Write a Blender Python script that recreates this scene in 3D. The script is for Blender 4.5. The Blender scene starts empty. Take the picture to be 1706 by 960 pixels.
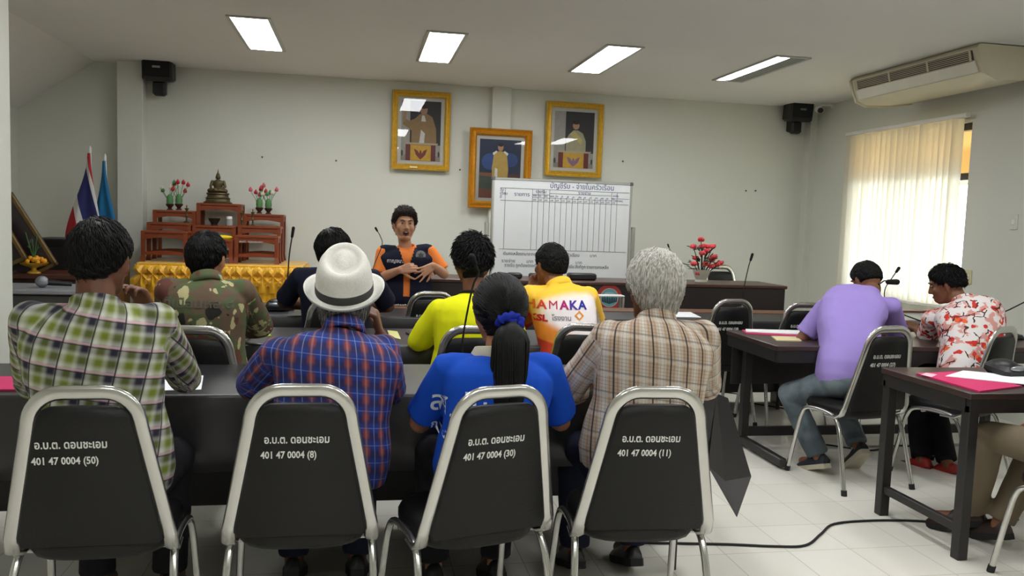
import bpy, bmesh, math, random
from mathutils import Vector as V, Matrix as M, Euler, noise
import numpy as np

S = bpy.context.scene
COL = S.collection
PI = math.pi
# ---------------------------------------------------------------- camera, light, exposure
FPX, HORIZ, EYE = 1370.0, 368.0, 1.42            # focal length and horizon row for a 1706 x 960 frame
YAW, ROLL = math.atan((853 - 595) / FPX), 0.035
PITCH = math.atan((480 - HORIZ) / FPX)
_fw = V((math.sin(YAW) * math.cos(PITCH), math.cos(YAW) * math.cos(PITCH), -math.sin(PITCH)))
_r0 = V((math.cos(YAW), -math.sin(YAW), 0)); _u0 = _r0.cross(_fw)
_rt = _r0 * math.cos(ROLL) + _u0 * math.sin(ROLL); _up = _u0 * math.cos(ROLL) - _r0 * math.sin(ROLL)
cd = bpy.data.cameras.new('camera'); cam = bpy.data.objects.new('camera', cd); COL.objects.link(cam)
cd.sensor_fit = 'HORIZONTAL'; cd.sensor_width = 36.0; cd.lens = 36.0 * FPX / 1706.0
cd.clip_start = 0.05; cd.clip_end = 200
cam.matrix_world = M(((_rt.x, _up.x, -_fw.x, 0), (_rt.y, _up.y, -_fw.y, 0), (_rt.z, _up.z, -_fw.z, EYE), (0, 0, 0, 1)))
S.camera = cam
S.view_settings.view_transform = 'Standard'; S.view_settings.look = 'None'
S.view_settings.exposure = 0.0; S.view_settings.gamma = 1.0; S.view_settings.use_curve_mapping = False
PANEL_POWER = 24.0                                # radiance of the fluorescent ceiling panels
wd = bpy.data.worlds.new('daylight'); S.world = wd; wd.use_nodes = True
wn = wd.node_tree.nodes; wn.clear()
_bg = wn.new('ShaderNodeBackground'); _wo = wn.new('ShaderNodeOutputWorld')
_bg.inputs[0].default_value = (0.92, 0.97, 1.0, 1); _bg.inputs[1].default_value = 9.
wd.node_tree.links.new(_bg.outputs[0], _wo.inputs[0])

# ---------------------------------------------------------------- materials
def lin(h):
    if not isinstance(h, str): return tuple(h)
    h = h.lstrip('#'); c = [int(h[i:i + 2], 16) / 255 for i in (0, 2, 4)]
    return tuple(x / 12.92 if x <= .04045 else ((x + .055) / 1.055) ** 2.4 for x in c)
class NT:
    """small node-graph helper"""
    def __init__(s, name, rough=.6, metal=0., spec=.5):
        s.m = bpy.data.materials.new(name); s.m.use_nodes = True
        s.t = s.m.node_tree; s.n = s.t.nodes; s.p = s.n['Principled BSDF']
        s.p.inputs['Roughness'].default_value = rough; s.p.inputs['Metallic'].default_value = metal
        s.p.inputs['Specular IOR Level'].default_value = spec
    def new(s, k, **kw):
        x = s.n.new(k)
        for a, b in kw.items(): setattr(x, a, b)
        return x
    def put(s, sock, v):
        if hasattr(v, 'links'): s.t.links.new(v, sock)
        elif isinstance(v, (tuple, list)): sock.default_value = tuple(v) + ((1,) if len(sock.default_value) == 4 and len(v) == 3 else ())
        else: sock.default_value = v
    def math(s, op, a, b=0., c=0.):
        x = s.new('ShaderNodeMath', operation=op); s.put(x.inputs[0], a); s.put(x.inputs[1], b); s.put(x.inputs[2], c); return x.outputs[0]
    def mix(s, f, a, b, mode='MIX'):
        x = s.new('ShaderNodeMix', data_type='RGBA', blend_type=mode)
        s.put(x.inputs[0], f); s.put(x.inputs[6], a); s.put(x.inputs[7], b); return x.outputs[2]
    def ramp(s, v, lo, hi):
        x = s.new('ShaderNodeMapRange', interpolation_type='SMOOTHSTEP'); s.put(x.inputs[0], v); s.put(x.inputs[1], lo); s.put(x.inputs[2], hi); return x.outputs[0]
    def coord(s, kind='Object'): return s.new('ShaderNodeTexCoord').outputs[kind]
    def attr(s, name='pat'): return s.new('ShaderNodeAttribute', attribute_name=name).outputs['Vector']
    def xyz(s, v):
        x = s.new('ShaderNodeSeparateXYZ'); s.put(x.inputs[0], v); return x.outputs
    def noise(s, vec, scale, detail=2., rough=.5):
        x = s.new('ShaderNodeTexNoise'); s.put(x.inputs['Vector'], vec); x.inputs['Scale'].default_value = scale
        x.inputs['Detail'].default_value = detail; x.inputs['Roughness'].default_value = rough; return x.outputs
    def vor(s, vec, scale, feature='F1'):
        x = s.new('ShaderNodeTexVoronoi', feature=feature); s.put(x.inputs['Vector'], vec); x.inputs['Scale'].default_value = scale; return x.outputs
    def scale(s, vec, k):
        x = s.new('ShaderNodeVectorMath', operation='MULTIPLY'); s.put(x.inputs[0], vec); x.inputs[1].default_value = k; return x.outputs[0]
    def addv(s, a, b):
        x = s.new('ShaderNodeVectorMath', operation='ADD'); s.put(x.inputs[0], a); s.put(x.inputs[1], b); return x.outputs[0]
    def stripe(s, c, period, off, width, soft=.002):
        """1 inside a stripe of the given width repeated every period"""
        u = s.math('ADD', c, -off + period * 400.5); u = s.math('MODULO', u, period)
        u = s.math('ABSOLUTE', s.math('SUBTRACT', u, period / 2))
        return s.math('SUBTRACT', 1., s.ramp(u, width / 2 - soft, width / 2 + soft))
    def bump(s, h, strength=.2, dist=.01):
        x = s.new('ShaderNodeBump'); s.put(x.inputs['Height'], h); x.inputs['Strength'].default_value = strength; x.inputs['Distance'].default_value = dist
        s.t.links.new(x.outputs[0], s.p.inputs['Normal'])
    def col(s, c): s.put(s.p.inputs['Base Color'], c); return s
_mats = {}
def mat(name, c, rough=.6, metal=0., var=.08, vs=8., bump=0., bs=60., spec=.5):
    """plain procedural surface: colour with a faint mottling, optional fine bump"""
    if name in _mats: return _mats[name]
    t = NT(name, rough, metal, spec); c = lin(c); o = t.coord()
    f = t.noise(o, vs, 3.)[0]
    t.col(t.mix(f, tuple(x * (1 - var) for x in c), tuple(min(1, x * (1 + var)) for x in c)))
    if bump: t.bump(t.noise(o, bs, 2.)[0], bump, .004)
    _mats[name] = t.m; return t.m
def emis(name, c, k):
    t = NT(name, .5); t.col(lin(c)); t.put(t.p.inputs['Emission Color'], lin(c)); t.p.inputs['Emission Strength'].default_value = k; return t.m

# ---------------------------------------------------------------- mesh builder
class MB:
    def __init__(s): s.v = []; s.f = []
    def add(s, vs, fs):
        b = len(s.v); s.v += [V(x) for x in vs]; s.f += [tuple(i + b for i in f) for f in fs]; return s
    def loft(s, rings, cap=True, closed=False):
        n = len(rings[0]); vs = [p for r in rings for p in r]; fs = []; R = len(rings)
        for i in range(R if closed else R - 1):
            a, b = i * n, ((i + 1) % R) * n
            for j in range(n): k = (j + 1) % n; fs.append((a + j, a + k, b + k, b + j))
        if cap and not closed: fs.append(tuple(range(n - 1, -1, -1))); fs.append(tuple(range((R - 1) * n, R * n)))
        return s.add(vs, fs)
    def box(s, c, d, rot=None, bev=0.):
        x, y, z = (k / 2 for k in d); b = min(bev, x * .9, y * .9, z * .9); c = V(c)
        if b <= 0:
            vs = [V((i * x, j * y, k * z)) for k in (-1, 1) for i, j in ((-1, -1), (1, -1), (1, 1), (-1, 1))]
            rings = [vs[:4], vs[4:]]
        else:
            def rr(hx, hy, zz): return [V((hx * sx - (b * sx if q else 0) , hy * sy - (0 if q else b * sy), zz)) for sx, sy, q in ((-1, -1, 0), (-1, -1, 1), (1, -1, 1), (1, -1, 0), (1, 1, 0), (1, 1, 1), (-1, 1, 1), (-1, 1, 0))]
            def ri(zz): return [V(((x - b) * sx, (y - b) * sy, zz)) for sx, sy in ((-1, -1), (-1, -1), (1, -1), (1, -1), (1, 1), (1, 1), (-1, 1), (-1, 1))]
            def inset(e, zz): return [V(((x - e) * sx - (b * .6 * sx if q else 0), (y - e) * sy - (0 if q else b * .6 * sy), zz)) for sx, sy, q in ((-1, -1, 0), (-1, -1, 1), (1, -1, 1), (1, -1, 0), (1, 1, 0), (1, 1, 1), (-1, 1, 1), (-1, 1, 0))]
            rings = [inset(b, -z), rr(x, y, -z + b), rr(x, y, z - b), inset(b, z)]
        if rot is not None: rings = [[rot @ p for p in r] for r in rings]
        return s.loft([[p + c for p in r] for r in rings])
    def tube(s, pts, r, n=8, cap=True, closed=False, nrm=None, flat=1.):
        """sweep; r number or list; nrm + flat give an oval section (flat = thickness along nrm / in-plane)"""
        pts = [V(p) for p in pts]; m = len(pts); rings = []; u = None
        for i, p in enumerate(pts):
            a = pts[(i - 1) % m] if closed or i else pts[0]; b = pts[(i + 1) % m] if closed or i < m - 1 else pts[-1]
            t = (b - a).normalized()
            if nrm is not None: u = V(nrm) - t * V(nrm).dot(t)
            elif u is None: u = t.orthogonal()
            else: u = u - t * u.dot(t)
            u.normalize(); w = t.cross(u); rad = r[i] if isinstance(r, (list, tuple)) else r
            rings.append([p + u * (math.cos(k * 2 * PI / n) * rad * flat) + w * (math.sin(k * 2 * PI / n) * rad) for k in range(n)])
        return s.loft(rings, cap, closed)
    def lathe(s, prof, n=20, c=(0, 0, 0), rot=None):
        c = V(c); rings = [[V((r * math.cos(k * 2 * PI / n), r * math.sin(k * 2 * PI / n), z)) for k in range(n)] for r, z in prof]
        if rot is not None: rings = [[rot @ p for p in r] for r in rings]
        return s.loft([[p + c for p in r] for r in rings])
    def ell(s, c, r, rot=None, n=16, m=10):
        c = V(c); rings = []
        for i in range(1, m):
            a = PI * i / m; rings.append([V((r[0] * math.sin(a) * math.cos(k * 2 * PI / n), r[1] * math.sin(a) * math.sin(k * 2 * PI / n), -r[2] * math.cos(a))) for k in range(n)])
        vs = [p for q in rings for p in q] + [V((0, 0, -r[2])), V((0, 0, r[2]))]; fs = []; L = len(rings)
        for i in range(L - 1):
            for j in range(n): k = (j + 1) % n; fs.append((i * n + j, i * n + k, i * n + n + k, i * n + n + j))
        for j in range(n):
            k = (j + 1) % n; fs.append((L * n, k, j)); fs.append((L * n + 1, (L - 1) * n + j, (L - 1) * n + k))
        if rot is not None: vs = [rot @ p for p in vs]
        return s.add([p + c for p in vs], fs)
    def cap(s, a, b, ra, rb, n=12):
        """capsule with tapering radius"""
        a, b = V(a), V(b); d = b - a; L = d.length
        if L < 1e-5: return s.ell(a, (ra,) * 3)
        t = d / L; u = t.orthogonal().normalized(); w = t.cross(u); rings = []
        prof = [(-ra * math.cos(q), ra * math.sin(q)) for q in (.15, .55, 1., PI / 2)] + [(L + rb * math.sin(q), rb * math.cos(q)) for q in (0, .57, 1.02, 1.42)]
        for h, r in prof: rings.append([a + t * h + u * (r * math.cos(k * 2 * PI / n)) + w * (r * math.sin(k * 2 * PI / n)) for k in range(n)])
        return s.loft(rings)
    def frus(s, pts, rs, n=14): return s.tube(pts, list(rs), n)
    def prism(s, poly, a, b, axis='y'):
        """extrude a 2D outline (x,z) along y, or (x,y) along z, or (y,z) along x"""
        f = {'y': lambda p, h: V((p[0], h, p[1])), 'z': lambda p, h: V((p[0], p[1], h)), 'x': lambda p, h: V((h, p[0], p[1]))}[axis]
        return s.loft([[f(p, a) for p in poly], [f(p, b) for p in poly]])
    def xf(s, mtx, start=0):
        for i in range(start, len(s.v)): s.v[i] = mtx @ s.v[i]
        return s
    def mesh(s, name, smooth=True, fix=True):
        me = bpy.data.meshes.new(name); me.from_pydata([tuple(p) for p in s.v], [], s.f)
        if fix:
            bm = bmesh.new(); bm.from_mesh(me); bmesh.ops.recalc_face_normals(bm, faces=bm.faces); bm.to_mesh(me); bm.free()
        if smooth: me.shade_smooth()
        return me
    def build(s, name, m, parent=None, smooth=True, angle=.7, fix=True):
        me = s.mesh(name, False, fix)
        if smooth:
            me.shade_smooth()
            if angle: me.set_sharp_from_angle(angle=angle)
        me.materials.append(m)
        o = bpy.data.objects.new(name, me); COL.objects.link(o); o.parent = parent; return o
def link_mesh(name, me, m, parent=None):
    o = bpy.data.objects.new(name, me); COL.objects.link(o); o.parent = parent
    if m: me.materials.clear(); me.materials.append(m)
    return o
def remesh(mb, voxel, smooth=4, fac=.5):
    o = bpy.data.objects.new('tmp', mb.mesh('tmp')); COL.objects.link(o)
    r = o.modifiers.new('r', 'REMESH'); r.mode = 'VOXEL'; r.voxel_size = voxel; r.use_smooth_shade = True
    if smooth: q = o.modifiers.new('s', 'SMOOTH'); q.iterations = smooth; q.factor = fac
    dg = bpy.context.evaluated_depsgraph_get(); me = bpy.data.meshes.new_from_object(o.evaluated_get(dg), depsgraph=dg)
    old = o.data; bpy.data.objects.remove(o); bpy.data.meshes.remove(old); me.shade_smooth(); return me
def tag(o, label=None, cat=None, group=None, kind=None):
    for k, v in (('label', label), ('category', cat), ('group', group), ('kind', kind)):
        if v: o[k] = v
    return o
def thing(name, label, cat, loc=(0, 0, 0), rz=0., group=None):
    o = bpy.data.objects.new(name, None); o.empty_display_size = .1; COL.objects.link(o)
    o.location = loc; o.rotation_euler = (0, 0, rz); return tag(o, label, cat, group)
def struct(name, mb, m, smooth=False): return tag(mb.build(name, m, None, smooth), kind='structure')
def dup(o, parent=None, name=None):
    c = o.copy(); COL.objects.link(c); c.parent = parent
    for ch in o.children: dup(ch, c)
    return c
def text(body, size, m, parent, loc, tilt=0., align='LEFT', depth=.0008, name='lettering', shear=0., xs=1., bold=0., rz=0., rot=None):
    """lettering that faces -Y (reads left to right along +X), as a thin raised mesh"""
    cu = bpy.data.curves.new(name, 'FONT'); cu.body = body; cu.size = size; cu.align_x = align; cu.shear = shear; cu.extrude = depth; cu.offset = bold; cu.resolution_u = 2
    t = bpy.data.objects.new('tmp', cu); COL.objects.link(t); dg = bpy.context.evaluated_depsgraph_get()
    me = bpy.data.meshes.new_from_object(t.evaluated_get(dg), depsgraph=dg); bpy.data.objects.remove(t); bpy.data.curves.remove(cu)
    me.transform(M.Diagonal((xs, 1, 1, 1))); o = link_mesh(name, me, m, parent)
    o.location = loc; o.rotation_euler = rot if rot else (PI / 2 + tilt, 0, rz); return o
def rotm(x=0, y=0, z=0): return Euler((x, y, z)).to_matrix()
def smooth01(a, b, x):
    t = max(0., min(1., (x - a) / (b - a))); return t * t * (3 - 2 * t)
def bez(pts, n=24):
    """Catmull-Rom through the points"""
    P = [V(p) for p in pts]; P = [P[0] * 2 - P[1]] + P + [P[-1] * 2 - P[-2]]; out = []
    segs = len(P) - 3; per = max(2, n // segs)
    for i in range(segs):
        for k in range(per):
            t = k / per; a, b, c, d = P[i:i + 4]
            out.append(.5 * ((2 * b) + (c - a) * t + (2 * a - 5 * b + 4 * c - d) * t * t + (3 * b - a - 3 * c + d) * t ** 3))
    out.append(P[-2]); return out

# ---------------------------------------------------------------- the room
CEIL, BACK, RIGHT, LEFT, REAR = 2.8, 8.63, 5.0, -3.2, -3.2
def wall_mat(name, c):
    t = NT(name, .75, spec=.3); o = t.coord(); f = t.noise(o, 1.2, 4.)[0]; c = lin(c)
    t.col(t.mix(f, tuple(x * .95 for x in c), tuple(x * 1.03 for x in c))); t.bump(t.noise(o, 90., 2.)[0], .06, .002); return t.m
M_wall = wall_mat('cream wall paint', '#d5d6cb'); M_ceil = wall_mat('ceiling paint', '#e6e5e0')
def tile_mat():
    t = NT('white floor tiles', .16, spec=.5); x, y, z = t.xyz(t.coord())
    def line(c, off): 
        u = t.math('MODULO', t.math('ADD', c, 30. - off), .3); return t.math('LESS_THAN', u, .004)
    g = t.math('MAXIMUM', line(x, .1), line(y, .25))
    cx = t.math('FLOOR', t.math('DIVIDE', t.math('ADD', x, 30. - .1), .3)); cy = t.math('FLOOR', t.math('DIVIDE', t.math('ADD', y, 30. - .25), .3))
    cb = t.new('ShaderNodeCombineXYZ'); t.put(cb.inputs[0], cx); t.put(cb.inputs[1], cy)
    w = t.new('ShaderNodeTexWhiteNoise'); t.put(w.inputs[0], cb.outputs[0])
    base = t.mix(w.outputs[0], lin('#e2dfd4'), lin('#e9e6dc')); base = t.mix(t.math('MULTIPLY', t.noise(t.coord(), 5., 4.)[0], .18), base, lin('#c4bfae'))
    t.col(t.mix(g, base, lin('#a9a596'))); t.put(t.p.inputs['Roughness'], t.math('ADD', t.math('MULTIPLY', g, .4), .17)); return t.m
struct('floor', MB().box(((LEFT + RIGHT) / 2, (BACK + REAR) / 2, -.05), (RIGHT - LEFT + .4, BACK - REAR + .4, .1)), tile_mat())
struct('ceiling', MB().box(((LEFT + RIGHT) / 2, (BACK + REAR) / 2, CEIL + .05), (RIGHT - LEFT + .4, BACK - REAR + .4, .1)), M_ceil)
struct('wall_back', MB().box(((LEFT + RIGHT) / 2, BACK + .1, CEIL / 2), (RIGHT - LEFT + .4, .2, CEIL)), M_wall)
struct('wall_left', MB().box((LEFT - .1, (BACK + REAR) / 2, CEIL / 2), (.2, BACK - REAR, CEIL)), M_wall)
struct('wall_rear', MB().box(((LEFT + RIGHT) / 2, REAR - .1, CEIL / 2), (RIGHT - LEFT + .4, .2, CEIL)), M_wall)
WY0, WY1, WZ0, WZ1 = 6.12, 7.72, .80, 2.38
w = MB()
for y0, y1, z0, z1 in ((REAR, WY0, 0, CEIL), (WY1, BACK, 0, CEIL), (WY0, WY1, 0, WZ0), (WY0, WY1, WZ1, CEIL)):
    w.box((RIGHT + .1, (y0 + y1) / 2, (z0 + z1) / 2), (.2, y1 - y0, z1 - z0))
struct('wall_right', w, M_wall)
# sloping underside of the stair over the left alcove
struct('ceiling_slope', MB().prism([(-2.50, CEIL + .01), (LEFT - .02, 2.30), (LEFT - .02, CEIL + .01)], 4.5, BACK + .02), M_ceil)
struct('column_left', MB().box((-2.16, BACK - .07, CEIL / 2), (.23, .20, CEIL), bev=.004), M_wall)
struct('column_middle', MB().box((1.436, BACK - .03, CEIL / 2), (.20, .10, CEIL), bev=.004), M_wall)
struct('column_corner', MB().box((4.965, BACK - .05, CEIL / 2), (.09, .14, CEIL), bev=.004), M_wall)
struct('pillar_left', MB().box((-1.93, 4.30, CEIL / 2), (.46, .40, CEIL), bev=.006), M_wall)
struct('trim_1', MB().box(((LEFT + RIGHT) / 2, BACK - .008, .05), (RIGHT - LEFT, .016, .10), bev=.004), mat('grey skirting', '#8d8a80', .5))
# window_1: dark frame, mullions, panes; added sky blocker outside
M_frame = mat('dark window frame', '#3a3330', .45)
fr = MB(); ym = (WY0 + WY1) / 2; zt = 1.93
for y in (WY0 + .03, WY1 - .03, ym): fr.box((RIGHT + .10, y, (WZ0 + WZ1) / 2), (.07, .06, WZ1 - WZ0), bev=.004)
for z in (WZ0 + .03, WZ1 - .03, zt): fr.box((RIGHT + .10, ym, z), (.07, WY1 - WY0, .06), bev=.004)
wf = struct('window_1', fr, M_frame)
tg = NT('window glass', .02); tg.col((.95, 1, .98)); tg.p.inputs['Transmission Weight'].default_value = 1.; tg.p.inputs['IOR'].default_value = 1.05
MB().box((RIGHT + .12, ym, (WZ0 + zt) / 2), (.006, WY1 - WY0 - .06, zt - WZ0 - .06)).build('pane', tg.m, wf)
tb = NT('beige tinted glass', .3); tb.col(lin('#c9b184')); tb.p.inputs['Transmission Weight'].default_value = 1.; tb.p.inputs['IOR'].default_value = 1.05
MB().box((RIGHT + .12, ym, (WZ1 + zt) / 2), (.006, WY1 - WY0 - .06, WZ1 - zt - .06)).build('pane', tb.m, wf)['label'] = 'beige tinted upper pane'
struct('exterior_sky_blocker', MB().box((RIGHT + .85, ym, 2.42), (1.3, 4.5, .12)).prism([(RIGHT + 1.45, 1.98), (RIGHT + 1.5, 1.98), (RIGHT + 1.5, 2.5), (RIGHT + 1.45, 2.5)], 4.4, 9.4), mat('beige sky blocker', '#c9b38e', .8))  # unseen overhang, added to block sky light above the transom
struct('exterior_ground', MB().box((RIGHT + 6.2, 6.5, -.2), (12, 14, .1)), mat('bright concrete yard', '#d8d6cf', .8))
# ---------------------------------------------------------------- helpers to place things from the photograph at a known distance
def ray(px, py): return _fw + _rt * ((px - 853) / FPX) + _up * ((480 - py) / FPX)
def at(px, py, Y): r = ray(px, py); return V((0, 0, EYE)) + r * (Y / r.y)
def onz(px, py, z): r = ray(px, py); return V((0, 0, EYE)) + r * ((z - EYE) / r.z)

M_black = mat('black plastic', '#141414', .45, var=.15); M_vinyl = mat('black vinyl', '#0f0e0e', .5, var=.12, bump=.25, bs=160., spec=.35)
M_chrome = mat('worn chrome tube', '#c9c8c4', .22, .95, .06, 20.); M_rubber = mat('black rubber', '#0f0f0f', .7)
M_chalk = mat('white paint lettering', '#d8d8d2', .7); M_steelgrey = mat('dark painted steel', '#211e1d', .45)
M_paper = mat('white paper', '#eceef0', .7, var=.02); M_pink = mat('magenta card folder', '#c91f63', .55)
M_alu = mat('satin aluminium', '#b9b9b4', .35, .8); M_white = mat('white plastic', '#e6e5df', .4)
M_wood = mat('red brown varnished wood', '#7d3a1c', .35, var=.25, vs=14.); M_gold = mat('gilt moulding', '#dcb446', .38, .45, .3, 40., .9, 45.)

# ---------------------------------------------------------------- ceiling lights
M_tube = emis('lit fluorescent panel', '#fbfdff', PANEL_POWER)
def louvre_mat():
    t = NT('grey louvre', .5); x, y, z = t.xyz(t.coord()); t.col(t.mix(t.stripe(y, .045, 0, .012), lin('#8f8f8b'), lin('#55554f'))); return t.m
M_louvre = louvre_mat()
def ceiling_light(x, y, label, group=None, half=False):
    t = thing('ceiling_light', label, 'light', (x, y, CEIL), 0, group)
    f = MB()
    for sx in (-1, 1): f.box((sx * .142, 0, -.006), (.026, 1.21, .012), bev=.003)
    for sy in (-1, 1): f.box((0, sy * .592, -.006), (.258, .026, .012), bev=.003)
    f.build('frame', M_alu, t)
    if half:
        MB().box((-.072, -.02, -.005), (.105, 1.10, .008)).build('lamp_panel', M_tube, t); MB().box((.06, 0, -.004), (.14, 1.16, .006)).build('louvre', M_louvre, t)
    else:
        MB().box((0, 0, -.005), (.25, 1.15, .008)).build('lamp_panel', M_tube, t)
for x, l in ((-.80, 'lit fluorescent ceiling light nearest the left alcove'), (.62, 'lit fluorescent ceiling light above the left gold framed portrait'), (2.0, 'lit fluorescent ceiling light above the right gold framed portrait')): ceiling_light(x, 6.82, l)
ceiling_light(3.37, 6.75, 'half dark ceiling light with grey louvre nearest the air conditioner', half=True)
for y in (3.4, 0.0):
    for x in (-.80, .62, 2.0, 3.37): ceiling_light(x, y, 'ceiling light panel of the rows nearer the viewer', 'nearer ceiling lights')

# ---------------------------------------------------------------- wall speakers, camera, air conditioner, blinds, switch plates
def wall_speaker(px, py, label):
    p = at(px, py, BACK - .14); t = thing('wall_speaker', label, 'speaker', (p.x, BACK, p.z), 0, 'wall speakers')
    MB().box((0, -.17, 0), (.27, .20, .20), rotm(.12), .02).build('cabinet', M_black, t)
    g = MB().box((0, -.275, .012), (.24, .012, .16), rotm(.12), .006).build('grille', mat('speaker cloth', '#0b0b0b', .8, bump=.5, bs=300.), t)
    MB().box((0, -.287, .02), (.07, .004, .02), rotm(.12), .001).build('badge', mat('silver badge', '#8d8f92', .3, .8), g)
    MB().box((0, -.13, -.16), (.12, .10, .14), None, .02).box((0, -.045, -.12), (.08, .09, .16), None, .01).build('bracket', M_black, t)
wall_speaker(266, 119, 'black wall speaker high up beside the left column'); wall_speaker(1327, 188, 'black wall speaker high up in the right corner')
p = at(1369, 184, 8.16); t = thing('security_camera', 'small white security camera in the right ceiling corner', 'camera', (p.x, 8.2, p.z))
MB().tube([(-.05, -.10, -.01), (-.01, .02, .02)], .035, 16).build('camera_body', M_white, t); MB().tube([(-.06, -.125, -.013), (-.05, -.098, -.01)], [.026, .03], 14).build('lens', M_black, t)
MB().tube([(0, 0, .02), (.02, .02, .07), (RIGHT - p.x, .02, .07)], .012, 8).tube([(RIGHT - p.x - .015, .02, .07), (RIGHT - p.x, .02, .07)], .035, 14).build('bracket', M_white, t)

AX, AY0, AY1 = 4.30, 5.28, 6.80
t = thing('air_conditioner', 'long cream air conditioner hung from the ceiling above the window', 'air conditioner', (AX, (AY0 + AY1) / 2, CEIL))
M_ac = mat('aged cream plastic', '#cdc7ae', .45, var=.05); L = AY1 - AY0
prof = [(.02, -.005), (.0, -.03), (.03, -.115), (.07, -.20), (.16, -.238), (.40, -.225), (.62, -.19), (.64, -.02), (.62, -.005)]
MB().prism(prof, -L / 2, L / 2).build('casing', M_ac, t)
for s in (-1, 1): MB().prism([(x - .012 if x < .1 else x, z * 1.06 - .002) for x, z in prof], s * (L / 2) - .02 * (s < 0), s * (L / 2) + .02 * (s > 0)).build('end_cap', M_ac, t)
MB().prism([(.012, -.045), (.028, -.112), (.036, -.112), (.02, -.045)], -L / 2 + .05, L / 2 - .05).xf(M.Translation((-.012, 0, 0))).build('grille', mat('dark intake', '#4a4438', .7), t)
g = MB()
for k in range(5): z = -.052 - k * .013; x = .0045 + k * .0032; g.box((x - .002, 0, z), (.006, L - .12, .004))
for k in (-.5, -.17, .17, .5): g.box((.012 - .002, k * (L - .14), -.078), (.014, .018, .075), rotm(0, -.24))
g.build('louvre', M_ac, t)
MB().prism([(.03, -.122), (.066, -.196), (.072, -.19), (.036, -.116)], -L / 2 + .04, L / 2 - .04).xf(M.Translation((-.008, 0, 0))).build('air_flap', mat('pale cream flap', '#e2dfcf', .3), t)

def blind_mat():
    t = NT('pale blind fabric', .9); t.col(lin('#f3efe4'))
    tr = t.new('ShaderNodeBsdfTranslucent'); tr.inputs[0].default_value = (.92, .90, .84, 1); mx = t.new('ShaderNodeMixShader'); mx.inputs[0].default_value = .72
    t.t.links.new(t.p.outputs[0], mx.inputs[1]); t.t.links.new(tr.outputs[0], mx.inputs[2]); t.t.links.new(mx.outputs[0], t.n['Material Output'].inputs[0]); return t.m
t = thing('vertical_blind', 'pale vertical slat blind hanging over the bright window', 'blind', (RIGHT - .07, 0, 0))
MB().box((0, (6.10 + 7.80) / 2, 2.425), (.045, 1.72, .035), bev=.004).build('headrail', M_white, t)
random.seed(5); sl = MB(); wt = MB(); y = 6.20; k = 0
while y < 7.76:
    a = random.uniform(.18, .42) * (1 if k % 5 else 1.8); bot = .80 + random.uniform(-.006, .006); hw = .048
    rings = []
    for i in range(9):
        z = 2.405 + (bot - 2.405) * i / 8; aa = a + .06 * math.sin(i * .9 + k); d = V((-math.sin(aa) * hw, math.cos(aa) * hw, 0)); n = V((math.cos(aa), math.sin(aa), 0)) * .0006
        b = n * (14 * 1.0); c0 = V((0, y, z)); rings.append([c0 - d - n, c0 - n + b * .5, c0 + d - n, c0 + d + n, c0 + n + b * .5, c0 - d + n])
    sl.loft(rings); wt.box((0, y, bot + .012), (.006, .084, .014), rotm(0, 0, a)); y += .0815; k += 1
sl.build('slats', blind_mat(), t, smooth=False); wt.build('weights', M_white, t)
for px, py, l in ((1614, 462, 'small yellowed switch plate right of the window'), (1690, 370, 'pale blank wall plate on the right wall near the photo edge')):
    r = ray(px, py); q = V((0, 0, EYE)) + r * (RIGHT / r.x); t = thing('switch_plate', l, 'switch', (RIGHT, q.y, q.z))
    MB().box((-.005, 0, 0), (.01, .075, .12), bev=.003).build('plate', mat('yellowed plastic', '#cfc79a', .4) if px < 1650 else M_wall, t); MB().box((-.012, 0, 0), (.006, .025, .04), bev=.002).build('rocker', M_white, t)

# ---------------------------------------------------------------- portraits
def flat(verts, y=0.): return MB().add([(x, y, z) for x, z in verts], [tuple(range(len(verts)))])
def disc(cx, cz, rx, rz, n=20): return [(cx + rx * math.cos(k * 2 * PI / n), cz + rz * math.sin(k * 2 * PI / n)) for k in range(n)]
M_glass = NT('picture glass', .02)
def glass_mat(m):
    tr = m.new('ShaderNodeBsdfTransparent'); gl = m.new('ShaderNodeBsdfGlossy'); gl.inputs['Roughness'].default_value = .015; fr = m.new('ShaderNodeFresnel'); fr.inputs[0].default_value = 1.5
    mx = m.new('ShaderNodeMixShader'); m.t.links.new(fr.outputs[0], mx.inputs[0]); m.t.links.new(tr.outputs[0], mx.inputs[1]); m.t.links.new(gl.outputs[0], mx.inputs[2]); m.t.links.new(mx.outputs[0], m.n['Material Output'].inputs[0]); return m.m
M_glass = glass_mat(M_glass)
def ornate_frame(w, h, fw, m):
    """moulded frame: profile swept round the rectangle, with carved corner and side swells"""
    prof = [(0, 0), (0, .026), (.18, .036), (.36, .022), (.55, .034), (.75, .040), (.92, .026), (1., .020), (1., 0)]
    b = MB(); rings = []
    corners = [(-1, -1), (1, -1), (1, 1), (-1, 1)]
    for i in range(4):
        sx, sz = corners[i]; nx_, nz_ = corners[(i + 1) % 4]
        for k in range(12):
            f = k / 12
            ring = []
            for q, dpt in prof:
                x0, z0 = sx * (w / 2 - q * fw), sz * (h / 2 - q * fw); x1, z1 = nx_ * (w / 2 - q * fw), nz_ * (h / 2 - q * fw)
                sw = 1 + .35 * abs(math.cos(f * PI)) ** 6 + .2 * math.exp(-((f - .5) * 9) ** 2) + .10 * math.sin(k * 2.7)
                ring.append(V((x0 + (x1 - x0) * f, -dpt * (sw if .1 < q < .95 else 1), z0 + (z1 - z0) * f)))
            rings.append(ring)
    return b.loft(rings, closed=True)
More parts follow.
